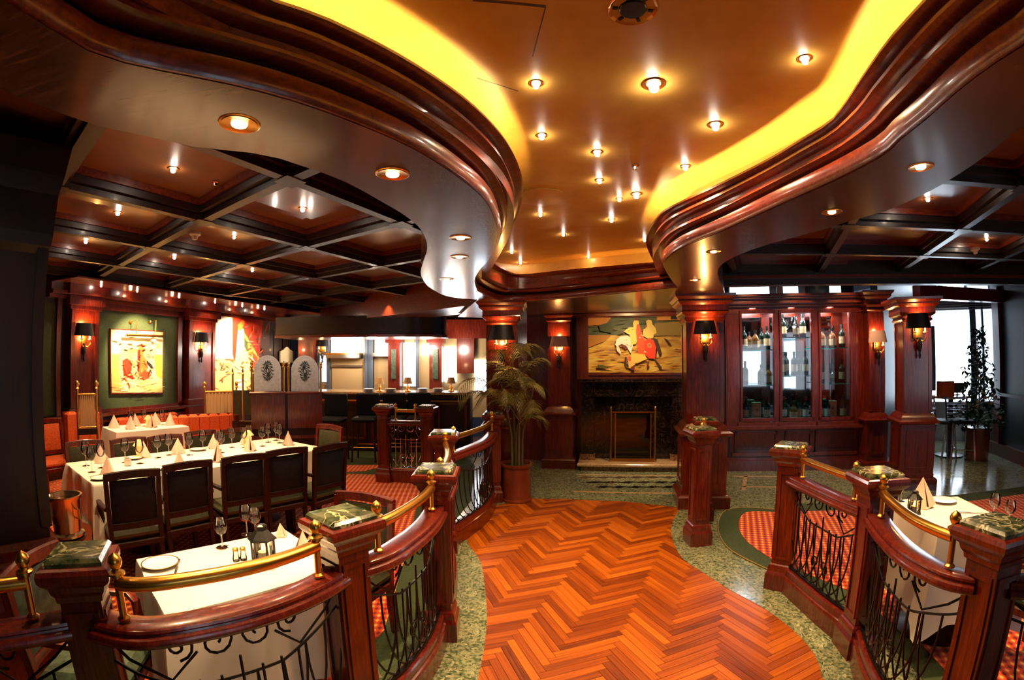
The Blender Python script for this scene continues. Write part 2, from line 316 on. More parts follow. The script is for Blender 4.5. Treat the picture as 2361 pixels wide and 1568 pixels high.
# ---- floor: marble slabs round a curving herringbone walkway
WALK = [(-.25, .6), (-.23, 1.5)] + [tuple(p) for p in spline(G([(1103, 1562), (1117, 1489), (1123, 1417), (1117, 1344), (1107, 1293), (1081, 1254), (1074, 1221), (1096, 1192), (1154, 1163), (1215, 1149)], 0), 30)] \
    + G([(1300, 1150), (1445, 1156), (1567, 1170)], 0) + [tuple(p) for p in spline(G([(1568, 1172), (1552, 1200), (1548, 1232), (1570, 1283), (1625, 1322), (1690, 1364), (1755, 1398), (1828, 1452), (1879, 1510), (1896, 1562)], 0), 30)] + [(1.58, 1.5), (1.5, .6)]
floor = root('floor'); B().prism([(-9, -3), (12, -3), (12, 15), (-9, 15)], -.12, -.04).build('subfloor', 'parquet_joint', floor)
fz = region_mesh([[(-1.2, -.6), (9.2, -.6), (9.2, 8.4), (-1.2, 8.4)], WALK]); TS = .74
for i in range(15):
    for j in range(13):
        cx, cy = -1.2+TS*(i+.5), -.6+TS*(j+.5)
        cut(fz, (cx, cy), (1, 0), (0, 1), TS/2-.0012, TS/2-.0012, -.03, 0, 'marble_slab', 'green_marble', floor)
for rw in range(3):
    for k in range(6):
        p0_ = g(1352+k*38+rw*19, 1101+rw*11, 0); B().prism([(p0_[0]-.14, p0_[1]), (p0_[0], p0_[1]-.055), (p0_[0]+.14, p0_[1]), (p0_[0], p0_[1]+.055)], -.004, .0012).build('dark_lozenge', 'black_marble', floor)
for P_ in (G([(1330, 1094), (1572, 1096)], 0), G([(1322, 1133), (1562, 1137)], 0), G([(1688, 1098), (1790, 1099)], 0), G([(1712, 1122), (1790, 1123)], 0), G([(1720, 1095), (1714, 1130)], 0)):
    d_ = math.atan2(P_[1][1]-P_[0][1], P_[1][0]-P_[0][0]); B().box(((P_[0][0]+P_[1][0])/2, (P_[0][1]+P_[1][1])/2, -.001), (math.hypot(P_[1][0]-P_[0][0], P_[1][1]-P_[0][1]), .05, .005), d_).build('inlay_strip', 'tan_marble', floor)
# herringbone planks
walk = root('floor'); walk.name = 'floor_walkway'
PL, PW = .42, .0525; ra = math.radians(19); cu, su = math.cos(ra), math.sin(ra)
pb = B().box((0, 0, 0), (PL-.0016, PW-.0016, .018), bev=.0012); cells = []
def inside(x, y, poly):
    c = False; n = len(poly)
    for i in range(n):
        (x1, y1), (x2, y2) = poly[i], poly[i-1]
        if (y1 > y) != (y2 > y) and x < (x2-x1)*(y-y1)/(y2-y1)+x1: c = not c
    return c
for a in range(-90, 91):
    for b in range(-12, 13):
        x0, y0 = a*PW+b*PL, a*PW-b*PL
        for hv, (mx, my) in ((0, (x0+PL/2, y0+PW/2)), (1, (x0+PL+PW/2, y0+PW-PL/2))):
            X, Y = mx*cu-my*su+.6, mx*su+my*cu+3.2; r = ra+hv*PI/2; ok = False
            for q in (-.5, -.25, 0, .25, .5):
                for e in (-.5, .5):
                    if inside(X+q*PL*math.cos(r)-e*PW*math.sin(r), Y+q*PL*math.sin(r)+e*PW*math.cos(r), WALK): ok = True
            if ok and Y > .9: cells.append((math.hypot(X, Y-.3), X, Y, r))
cells.sort(); near = [c for c in cells if c[2] > 1.75]; base = None
far = B()
for k, (d, X, Y, r) in enumerate(near):
    if k < 300:
        if base is None: base = pb.build('plank', 'parquet_wood', walk); o = base
        else: o = base.copy(); COL.objects.link(o)
        o.location = (X, Y, -.0105+rnd.uniform(-.0003, .0003)); o.rotation_euler = (0, 0, r)
    else:
        far.box((X, Y, -.0105), (PL-.0016, PW-.0016, .018), r, bev=.0012)
for d, X, Y, r in cells:
    if Y <= 1.75: far.box((X, Y, -.0105), (PL-.0016, PW-.0016, .018), r, bev=.0012)
# the far planks lie in one part: their tone varies from plank to plank through the mesh islands
mf = MT['parquet_wood'].copy(); MT['parquet_far'] = mf; nt = mf.node_tree; oi = [n for n in nt.nodes if n.type == 'OBJECT_INFO'][0]; geo = nd(nt, 'ShaderNodeNewGeometry')
for l in list(nt.links):
    if l.from_node == oi: ts = l.to_socket; nt.links.new(geo.outputs['Random Per Island'], ts)
far.build('far_planks', 'parquet_far', walk, kind='stuff')
# ---- carpets
def carpet_piece(name, poly, z, m, par): return B().prism(poly, z-.004, z).build(name, m, par)
cr = root('floor'); cr.name = 'floor_carpet_right'
outer = [tuple(p) for p in spline(G([(1784, 1176), (1720, 1172), (1671, 1180), (1655, 1219), (1682, 1268), (1777, 1318)], 0), 24)]
inner = [tuple(p) for p in spline(G([(1784, 1183), (1735, 1181), (1712, 1188), (1703, 1215), (1722, 1250), (1777, 1290)], 0), 24)]
tail_o = [(2.25, 2.6), (2.15, 1.9), (2.0, 1.3), (2.4, .4), (9, .2), (9, 4.0), (6.5, 4.15), (4.2, 4.55), (3.0, 4.95)]
tail_i = [(2.4, 2.8), (2.35, 2.0), (2.2, 1.45), (2.6, .65), (9, .4), (9, 3.6), (6.5, 3.85), (4.2, 4.25), (3.0, 4.65)]
carpet_piece('green_border', outer+tail_o, .006, 'green_carpet', cr); carpet_piece('carpet_field', inner+tail_i, .011, 'red_carpet', cr)
br = [Vector((x, y, .009)) for x, y in outer]; B().tube(br, .005, 5).build('gold_line', 'gold_braid', cr)
cl = root('floor'); cl.name = 'floor_carpet_left'
carpet_piece('green_border', [(-9, -1), (-1.9, -1), (-1.5, .9), (-1.25, 1.3), (-.85, 1.6), (-.6, 1.95), (-.5, 2.7), (-.72, 4.1), (-.5, 5.6), (-.6, 7.5), (-1.0, 8.6), (-9, 8.6)], .006, 'green_carpet', cl)
carpet_piece('carpet_field', [(-9, -.8), (-2.1, -.8), (-1.7, 1.1), (-1.3, 1.6), (-.95, 2.0), (-.8, 2.7), (-.95, 4.2), g(965, 1150), g(972, 1104), g(930, 1098), g(870, 1096), g(800, 1094), (-4, 7.2), (-9, 7.2)], .011, 'red_carpet_left', cl)
carpet_piece('carpet_strip', [g(800, 1089), g(840, 1088), g(875, 1079), g(872, 1074), g(800, 1074), (-4, 8.2), (-6, 8.0), (-5, 7.5)], .011, 'red_carpet_left', cl)

# ---- the curving soffit with its crown moulding and cove
def both(fn, *a): return fn(*a)
NL, NB = 70, 24
def cat(L_, Bk, R_): return spline([Vector((*p, 0)) for p in L_], NL)+spline([Vector((*p, 0)) for p in Bk], NB)+spline([Vector((*p, 0)) for p in R_], NL)
ZL, ZU = 2.40, 2.72
AL = [(-1.35, -.9), (-1.18, -.2), (-1.05, .25)]+G([(69, 37), (212, 122), (344, 159), (529, 196), (688, 238), (847, 296), (953, 344), (1032, 392), (1101, 445), (1130, 482), (1147, 529), (1145, 560), (1128, 593), (1101, 625), (1091, 648), (1098, 672)], ZL)
BL = [(-1.12, -.9), (-1.0, -.1), (-.93, .4), (-.84, .8)]+G([(630, 0), (715, 27), (800, 65), (880, 105), (950, 145), (1020, 190), (1080, 235), (1125, 278), (1160, 320), (1185, 365), (1199, 410), (1199, 445), (1190, 485), (1170, 528), (1147, 572), (1132, 602)], ZU)
IL = [(-1.6, -.9), (-1.48, .0), (-1.38, .65)]+G([(185, 278), (228, 291), (344, 315), (450, 339), (609, 357), (715, 389), (794, 418), (873, 461), (942, 503), (974, 535), (985, 572), (974, 609), (971, 635), (990, 662), (1032, 683), (1101, 691)], ZL)
BR = G([(1513, 604), (1500, 578), (1494, 546), (1522, 494), (1577, 461), (1661, 422), (1772, 366), (1855, 316), (1916, 278), (1950, 239), (1994, 172), (2049, 94), (2088, 50), (2133, 0)], ZU)+[(1.18, .5), (1.15, -.2), (1.17, -.9)]
AR = G([(1566, 663), (1550, 644), (1533, 611), (1545, 590), (1582, 567), (1650, 540), (1716, 511), (1827, 461), (1938, 411), (2033, 361), (2077, 322), (2133, 278), (2216, 205), (2299, 144), (2361, 105)], ZL)+[(1.1, .25), (1.08, -.3), (1.12, -.9)]
IR = G([(1668, 662), (1657, 642), (1656, 621), (1674, 603), (1710, 585), (1770, 564), (1846, 543), (1906, 527), (1951, 512), (2045, 485), (2100, 462), (2162, 431), (2240, 382), (2300, 338), (2361, 290)], ZL)+[(1.5, .5), (1.5, -.2), (1.55, -.9)]
cn = (.06, 5.95); bb = G([(1132, 602), (1200, 632)], ZU); be = g(1513, 604, ZU)
BK_B = [bb[0], ((bb[0][0]+bb[1][0])/2-.03, (bb[0][1]+bb[1][1])/2+.03), bb[1], (bb[1][0]*.6+be[0]*.4, bb[1][1]*.6+be[1]*.4), be]
BK_A = [AL[-1], (-.17, 5.72), (bb[1][0]+.0, bb[1][1]+.13), (bb[1][0]*.6+be[0]*.4+.03, bb[1][1]*.6+be[1]*.4+.13), AR[0]]
AP, BP = cat(AL, BK_A, AR), cat(BL, BK_B, BR); NP = len(AP)
def normals(P):
    out = []
    for i in range(len(P)):
        t = P[min(i+2, len(P)-1)]-P[max(i-2, 0)]; n = Vector((-t.y, t.x, 0)); out.append(n.normalized() if n.length else Vector((0, 1, 0)))
    return out
NA, NBn = normals(AP), normals(BP)
def loft(rows, name, m, par, smooth=True):
    b = B(); n = len(rows[0]); b.v = [tuple(p) for r in rows for p in r]
    b.f = [(k*n+i, k*n+i+1, (k+1)*n+i+1, (k+1)*n+i) for k in range(len(rows)-1) for i in range(n-1)]; b.m = [0]*len(b.f)
    me = bpy.data.meshes.new(name); me.from_pydata(b.v, [], b.f); me.materials.append(MT[m])
    if smooth:
        me.polygons.foreach_set('use_smooth', [True]*len(me.polygons))
        try: me.set_sharp_from_angle(angle=.8)
        except Exception: pass
    o = bpy.data.objects.new(name, me); COL.objects.link(o); o.parent = par; return o
sof = root('trim_1')
def mrow(h, off, z): return [Vector((*(a.lerp(b, h)+(na*(1-h)+nb*h)*off).xy, z)) for a, b, na, nb in zip(AP, BP, NA, NBn)]
def band(name, prof, m):
    rows = [mrow(*q) for q in prof]; loft(rows, name, m, sof)
band('fascia', [(0, .02, 2.402), (0, -.012, 2.402), (0, -.02, 2.42), (0, -.015, 2.47), (0, 0, 2.482), (0, .05, 2.484)], 'mahogany_flat')
band('shadow_gap', [(0, .05, 2.484), (.08, .055, 2.505), (.15, .04, 2.512)], 'dark_wood')
band('lower_bead', [(.12, .05, 2.511), (.2, .0, 2.513), (.26, -.02, 2.53), (.3, -.012, 2.548), (.36, .02, 2.556), (.4, .035, 2.562)], 'mahogany_flat')
band('middle_bead', [(.40, .035, 2.562), (.46, .03, 2.60), (.52, .0, 2.606), (.57, -.02, 2.622), (.62, -.012, 2.642), (.66, .02, 2.650), (.68, .03, 2.655)], 'mahogany_flat')
band('upper_bead', [(.68, .03, 2.655), (.85, .03, 2.68), (.93, .0, 2.684), (.98, -.018, 2.70), (1, -.01, 2.718), (1, .01, 2.722), (1, .035, 2.722), (1, .04, 2.55), (1, .24, 2.55)], 'mahogany_flat')
mat('cove_strip_far', (1, .8, .4), .5, emit=(1, .50, .12), es=22)
for i0, i1, m_ in ((0, NL+1, 'cove_strip'), (NL+1, NL+NB-1, 'cove_strip_far'), (NL+NB-1, NP, 'cove_strip')): loft([[Vector((*(b+n*.085).xy, 2.556)) for b, n in list(zip(BP, NBn))[i0:i1]], [Vector((*(b+n*.125).xy, 2.556)) for b, n in list(zip(BP, NBn))[i0:i1]]], 'light_strip', m_, sof)
ILs, IRs = spline([Vector((*p, 0)) for p in IL], NL), spline([Vector((*p, 0)) for p in IR], NL)
ALs, ARs = AP[:NL], AP[-NL:]
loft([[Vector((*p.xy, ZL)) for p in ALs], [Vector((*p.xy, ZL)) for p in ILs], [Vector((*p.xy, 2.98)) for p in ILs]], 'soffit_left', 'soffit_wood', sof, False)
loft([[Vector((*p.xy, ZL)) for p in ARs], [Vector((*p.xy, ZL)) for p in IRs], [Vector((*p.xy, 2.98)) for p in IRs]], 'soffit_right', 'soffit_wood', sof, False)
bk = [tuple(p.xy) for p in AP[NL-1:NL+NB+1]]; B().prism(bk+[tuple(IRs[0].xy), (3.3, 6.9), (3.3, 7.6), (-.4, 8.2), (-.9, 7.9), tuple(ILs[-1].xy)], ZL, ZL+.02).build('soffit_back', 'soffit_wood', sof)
# plaster ceiling over the walkway, set back past the cove
ceil = root('ceiling'); ZC = 2.88
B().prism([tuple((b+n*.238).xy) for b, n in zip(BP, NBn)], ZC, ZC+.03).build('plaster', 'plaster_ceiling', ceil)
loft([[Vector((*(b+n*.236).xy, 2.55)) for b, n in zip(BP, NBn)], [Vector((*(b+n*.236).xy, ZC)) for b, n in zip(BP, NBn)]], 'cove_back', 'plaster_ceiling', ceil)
B().box((0, 4, 3.2), (16, 15, .04)).build('deck', 'dark_wood', ceil)

# ---- coffered ceilings left and right of the soffit
def coffers(name, O, U, V, ir, jr, region, zb=2.75, zp=2.9, bw=.075):
    r = root('ceiling'); r.name = name; bm = region_mesh([region]); O, U, V = Vector(O), Vector(U), Vector(V)
    for i in ir:
        for j in jr:
            c = O+U*(i+.5)+V*(j+.5); cut(bm, c, U, V, U.length/2-.01, V.length/2-.01, zp, zp+.03, 'panel', 'coffer_panel', r)
            n = O+U*i+V*j
            cu_ = n+U*.5; cut(bm, cu_, U, V, U.length/2-bw, bw, zb+.05, zp, 'beam', 'dark_wood', r); cut(bm, cu_, U, V, U.length/2-bw*.5, bw*.5, zb, zb+.05, 'beam_moulding', 'dark_wood', r)
            cv_ = n+V*.5; cut(bm, cv_, U, V, bw, V.length/2-bw, zb+.05, zp, 'beam', 'dark_wood', r); cut(bm, cv_, U, V, bw*.5, V.length/2-bw*.5, zb, zb+.05, 'beam_moulding', 'dark_wood', r)
            cut(bm, n, U, V, bw, bw, zb-.005, zp, 'boss', 'dark_wood', r)
            # thin lighter bead at both foot edges of each beam
            for sgn in (-1, 1):
                cut(bm, cu_+V.normalized()*sgn*(bw+.012), U, V, U.length/2-bw, .012, zp-.05, zp, 'bead', 'mahogany_flat', r)
                cut(bm, cv_+U.normalized()*sgn*(bw+.012), U, V, .012, V.length/2-bw, zp-.05, zp, 'bead', 'mahogany_flat', r)
    bm.free(); return r
Lreg = [tuple((p+Vector((-.0, 0, 0))).xy) for p in ILs]+[(-.6, 7.2), (-.6, 9.5), (-5.0, 9.5), (-5.9, 5.6), (-7.2, 0), (-7, -1)]
LO, LU, LV = (-2.397, 3.22), (1.082, -.655), (.448, 1.034)
coffers('ceiling_left', LO, LU, LV, range(-4, 3), range(-4, 5), Lreg)
Rreg = [tuple(p.xy) for p in IRs]+[(8.5, -1), (8.5, 5.6), (3.2, 6.6)]
RO, RU, RV = (3.903, 3.12), (1.123, -.216), (.58, 1.028)
coffers('ceiling_right', RO, RU, RV, range(-2, 4), range(-3, 3), Rreg)

# ---- walls
WA, WB = (-6.25, 5.0), (-5.30, 9.4)
FA, FB = pol(640, 11.6), pol(1200, 11.6)
HA, HB = (.25, 7.95), (3.2, 7.31)
CA, CB = (3.12, 6.72), (5.66, 6.0)
def wallbox(name, A, Bp, z0, z1, th=.12, m='dark_wood', kind='structure'):
    L = math.hypot(Bp[0]-A[0], Bp[1]-A[1]); a = ang(A, Bp); c = ((A[0]+Bp[0])/2, (A[1]+Bp[1])/2); nn = (math.cos(a+PI/2), math.sin(a+PI/2))
    if nn[0]*c[0]+nn[1]*c[1] < 0: nn = (-nn[0], -nn[1])
    return B().box((c[0]+nn[0]*th/2, c[1]+nn[1]*th/2, (z0+z1)/2), (L, th, z1-z0), a).build(name, m, kind=kind)
wallbox('wall_left', (-7.6, -1.3), WA, 0, 3.1); 
wall_pic = wallbox('wall_left', (-6.25, 5.0), (-5.0, 10.9), 0, 3.1)
wallbox('wall_back', (-6.0, 11.3), FA, 0, 3.2); wallbox('wall_back', FB, (2.2, 10.5), 0, 3.1)
wallbox('wall_back', HA, HB, 0, 3.1, m='mahogany'); wallbox('wall_back', HB, CA, 0, 3.1); wallbox('wall_back', (-.45, 8.3), HA, 0, 3.1, m='mahogany')
B().box((1, -3.0, 1.5), (20, .1, 3)).build('wall_front', 'dark_wood', kind='structure')
wallbox('wall_back', (CB[0]+.05, CB[1]+.3), pol(2128, 11.3), 0, 3.1, m='blue_grey')  # blue-grey colour stands in for a bluish sheen on wood
rA, rB = pol(2292, 10.1), pol(2420, 8.6)
wallbox('wall_right', rA, rB, 0, 3.1); wallbox('wall_right', rB, (9.3, -3), 0, 3.1)

# =================================================================== COLUMNS AND PILASTERS
SHAFT = [(0, 0)]
def column(x, y, rot, w_, label, ztop=2.4, zped=.88, mats='mahogany', cat='column', dep=None):
    t = thing('column' if cat == 'column' else 'pilaster', label, cat, (x, y, 0), rot); h = w_/2; k = 1
    B().sq([(h+.09, 0), (h+.09, .13), (h+.075, .15), (h+.05, .16), (h+.05, .2)]).build('plinth', mats, t)
    B().sq([(h+.045, .2), (h+.045, zped-.06)]).build('pedestal', mats, t)
    for a in range(4):                         # sunk panel with a raised frame on each pedestal face
        b = B(); q = h+.045
        for cx, cz, sx, sz in ((0, .27, w_*.8, .03), (0, zped-.13, w_*.8, .03), (-w_*.4, (zped+.14)/2, .03, zped-.4), (w_*.4, (zped+.14)/2, .03, zped-.4)):
            b.box((cx*math.cos(a*PI/2)-q*-math.sin(a*PI/2)*-1 if 0 else cx*math.cos(a*PI/2)+q*math.sin(a*PI/2), cx*math.sin(a*PI/2)-q*math.cos(a*PI/2), cz), (sx, .02, sz), a*PI/2)
        b.build('pedestal_frame', mats, t)
    B().sq([(h+.05, zped-.06), (h+.09, zped-.045), (h+.095, zped-.02), (h+.06, zped), (h+.045, zped+.03), (h+.03, zped+.05), (h+.0, zped+.08)]).build('base_moulding', mats, t)
    B().sq([(h, zped+.08), (h, ztop-.3)]).build('shaft', mats, t)
    b = B()
    for a in range(4):
        for s in (-1, 1):
            cx, q = s*(h-.02), h; b.box((cx*math.cos(a*PI/2)+q*math.sin(a*PI/2), cx*math.sin(a*PI/2)-q*math.cos(a*PI/2), (zped+ztop-.22)/2), (.045, .016, ztop-zped-.4), a*PI/2, bev=.006)
    b.build('shaft_edging', mats, t)
    B().sq([(h, ztop-.3), (h+.015, ztop-.29), (h+.03, ztop-.275), (h+.015, ztop-.255), (h+.015, ztop-.235), (h+.05, ztop-.215), (h+.06, ztop-.195), (h+.055, ztop-.18), (h+.055, ztop-.12), (h+.085, ztop-.10), (h+.10, ztop-.08), (h+.10, ztop-.06), (h+.13, ztop-.03), (h+.135, ztop)]).build('capital', mats, t)
    return t
c1 = (2.19, 5.28); c2 = (5.12, 5.02); c3 = None; c4 = (-.12, 6.12); c5 = (.76, 7.50)
column(*c1, -.22, .41, 'tall square mahogany column right of the fireplace with a black-shaded sconce')
column(*c2, -.45, .36, 'mahogany column between the bottle cabinet and the bright window')
column(*c4, -.05, .36, 'mahogany column standing behind the potted palm', ztop=2.42)
column(*c5, -.21, .34, 'mahogany pilaster at the left side of the fireplace', ztop=2.56, cat='pilaster')
c3 = pol(2014, 8.0); column(*c3, -.28, .24, 'mahogany pilaster at the right end of the bottle cabinet', ztop=2.62, zped=.78, cat='pilaster')
# the very near dark column at the left edge
cl_ = (-2.79, 1.62); t = thing('column', 'very dark wide wooden column at the left edge of the picture', 'column', (*cl_, 0), 1.05)
B().sq([(.45, 0), (.45, .5), (.43, .54), (.43, .62), (.415, .64), (.415, .70), (.40, .72), (.40, .77), (.375, .80)]).build('pedestal', 'mahogany', t)
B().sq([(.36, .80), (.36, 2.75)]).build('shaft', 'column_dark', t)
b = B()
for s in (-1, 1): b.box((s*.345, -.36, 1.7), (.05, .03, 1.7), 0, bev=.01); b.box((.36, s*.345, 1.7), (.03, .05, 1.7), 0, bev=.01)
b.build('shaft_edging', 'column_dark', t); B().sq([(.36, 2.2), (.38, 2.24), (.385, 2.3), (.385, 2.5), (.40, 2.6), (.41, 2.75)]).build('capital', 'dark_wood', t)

# ---- sconces: half shades on brass brackets
def sconce_proto(shade='black_shade'):
    t = thing('wall_sconce', 'x', 'sconce')
    B().box((0, .012, -.02), (.10, .02, .16), bev=.008).build('backplate', 'old_brass', t)
    b = B(); n = 12
    for k, (r0, r1) in enumerate(((.105, .135), (.100, .130))):
        b.add([(q[0]*math.cos(PI*i/n), -q[0]*.75*math.sin(PI*i/n), q[1]) for q in ((r1, .0), (r0, .15)) for i in range(n+1)], [(i, i+1, n+2+i, n+1+i) for i in range(n)])
    b.build('shade', shade, t, smooth=True)
    for s in (-1, 1):
        a = B().tube([(0, 0, -.10), (s*.03, -.05, -.13), (s*.06, -.06, -.09), (s*.055, -.055, -.04)], .007, 6).build('arm', 'brass', t)
        B().lathe([(.02, -.045), (.024, -.035), (.012, -.03), (.012, .02)], (s*.055, -.055, 0), 8).build('candle_tube', 'cream', a)
        B().lathe([(.004, .02), (.015, .04), (.010, .065), (.002, .085)], (s*.055, -.055, 0), 8).build('bulb', 'bulb_warm', a)
    B().lathe([(.004, -.30), (.016, -.27), (.008, -.24), (.022, -.20), (.030, -.16), (.016, -.12), (.02, -.09)], (0, -.02, 0), 10).build('drop_finial', 'foil_black', t, smooth=True)
    return t
mk_s = Multi(sconce_proto); mk_p = Multi(lambda: sconce_proto('pink_shade'))
def sconce(cx, cy, rot, off, z, label, W=1.0, pink=False, sc=1.0):
    d = (math.sin(rot), -math.cos(rot)); p = (cx+d[0]*off, cy+d[1]*off, z)
    (mk_p if pink else mk_s)(p, rot, label, 'wall sconces', sc)
    for dz in (-.03, .17): point((p[0]+d[0]*.07, p[1]+d[1]*.07, z+dz), SCONCE_W*W*.5*(1 if dz > 0 else .7))
sconce(*c1, -.22, .22, zat(1623, 768, 5.2), 'black-shaded brass sconce on the column right of the fireplace', 1.2, sc=1.0)
sconce(*c2, -.45, .22, zat(2108, 758, 7.0), 'black-shaded sconce on the column left of the bright window', 1.2, sc=1.25)
sconce(*c3, -.28, .15, zat(2013, 790, 7.9), 'dim-shaded sconce on the pilaster right of the bottle cabinet', 1.0, True, 1.1)
sconce(*c5, -.21, .17, zat(1286, 800, 7.4), 'pink-shaded sconce on the pilaster left of the fireplace', 1.2, True, 1.1)
sconce(*c4, -.05, .18, zat(1165, 785, 6.0), 'sconce half hidden by palm fronds on the column behind the palm', 1.4, sc=1.25)

# =================================================================== NEWEL POSTS AND RAILINGS
def newel_proto():
    t = thing('newel_post', 'x', 'post')
    B().sq([(.105, 0), (.105, .12), (.10, .13), (.092, .145), (.092, .17), (.085, .19), (.078, .20)]).build('base', 'mahogany', t)
    B().sq([(.074, .20), (.074, .93)]).build('shaft', 'mahogany', t)
    for a in range(4):
        b = B(); ca, sa = math.cos(a*PI/2), math.sin(a*PI/2)
        for cx, cz, sx, sz in ((0, .25, .12, .02), (0, .88, .12, .02), (-.052, .565, .016, .61), (.052, .565, .016, .61)):
            b.box((cx*ca+.076*sa, cx*sa-.076*ca, cz), (sx, .012, sz), a*PI/2)
        b.build('panel_frame', 'mahogany', t)
    B().sq([(.074, .925), (.082, .93), (.085, .95), (.095, .965), (.10, .985), (.118, 1.0), (.128, 1.015), (.13, 1.035), (.125, 1.05), (.112, 1.055)]).build('cap', 'mahogany', t)
    B().sq([(.105, 1.055), (.105, 1.068), (.095, 1.08)]).build('marble_top', 'cap_marble', t)
    return t
newel = Multi(newel_proto)
def ctr(px, z=1.08):
    q = [g(x, y, z) for x, y in px]; return (sum(a for a, b in q)/len(q), sum(b for a, b in q)/len(q))
N_L0 = ctr([(130, 1240), (237, 1240), (232, 1298), (118, 1298)]); N_L1 = ctr([(708, 1180), (790, 1156), (868, 1182), (780, 1210)]); N_L2 = ctr([(965, 1083), (975, 1064), (1044, 1066), (1040, 1087)])
N_L3 = ctr([(997, 998), (1003, 988), (1045, 988), (1050, 998)]); N_L4 = (-.22, 5.62)
N_F1 = ctr([(885, 932)]); N_F2 = ctr([(985, 934)])
N_J = ctr([(1590, 985), (1595, 979), (1645, 981), (1640, 991)]); N_K = ctr([(1626, 962)])
N_R1 = ctr([(1782, 1025), (1800, 1014), (1868, 1018), (1850, 1034)]); N_R2 = ctr([(1970, 1078), (2050, 1068), (2080, 1088), (1995, 1100)]); N_R3 = ctr([(2240, 1200), (2300, 1176), (2361, 1195), (2320, 1240)])
N_L00 = (N_L0[0]-.75, N_L0[1]-.62); N_R4 = (N_R3[0]+.95, N_R3[1]-.55)
for p, r, lb in ((N_L0, .6, 'nearest left newel post with dark green marble top, beside the big dark column'), (N_L1, .95, 'newel post with pale green marble top right of the near left table'),
                 (N_L2, .02, 'newel post at the left edge of the walkway, third along the left railing'), (N_L3, .05, 'slim distant newel post where the left railing turns towards the palm'),
                 (N_L4, .0, 'farthest left newel post, just left of the palm pot'), (N_F1, -.1, 'left post of the small railing in front of the bar'), (N_F2, -.1, 'right post of the small railing in front of the bar'),
                 (N_J, .0, 'lone newel post in front of the column right of the fireplace'), (N_K, -.2, 'newel post mostly hidden behind the lone post at the walkway end'),
                 (N_R1, .78, 'first newel post of the right railing, beside the red carpet'), (N_R2, -.2, 'middle newel post of the right railing with sandy marble top'),
                 (N_R3, .0, 'nearest right newel post with a black-green marble top'), (N_L00, .3, 'newel post beyond the left frame edge'), (N_R4, .2, 'newel post beyond the right frame edge')):
    if p in (N_L00, N_R4): continue
    newel((*p, 0), r, lb, 'newel posts', (.9, .9, 1) if p is N_L0 else 1)
HR = [(-.055, -.054), (.055, -.054), (.067, -.049), (.073, -.038), (.073, -.030), (.067, -.018), (.054, -.013), (.052, -.006), (.056, .000), (.053, .009), (.044, .014), (-.044, .014), (-.053, .009), (-.056, .000), (-.052, -.006), (-.054, -.013), (-.067, -.018), (-.073, -.030), (-.073, -.038), (-.067, -.049)]
SP = None
def spiral(c, r0, turns, a0, sgn, n=16):
    return [(c[0]+r0*(1-.82*i/n)*math.cos(a0+sgn*2*PI*turns*i/n), c[1]+r0*(1-.82*i/n)*math.sin(a0+sgn*2*PI*turns*i/n)) for i in range(n+1)]
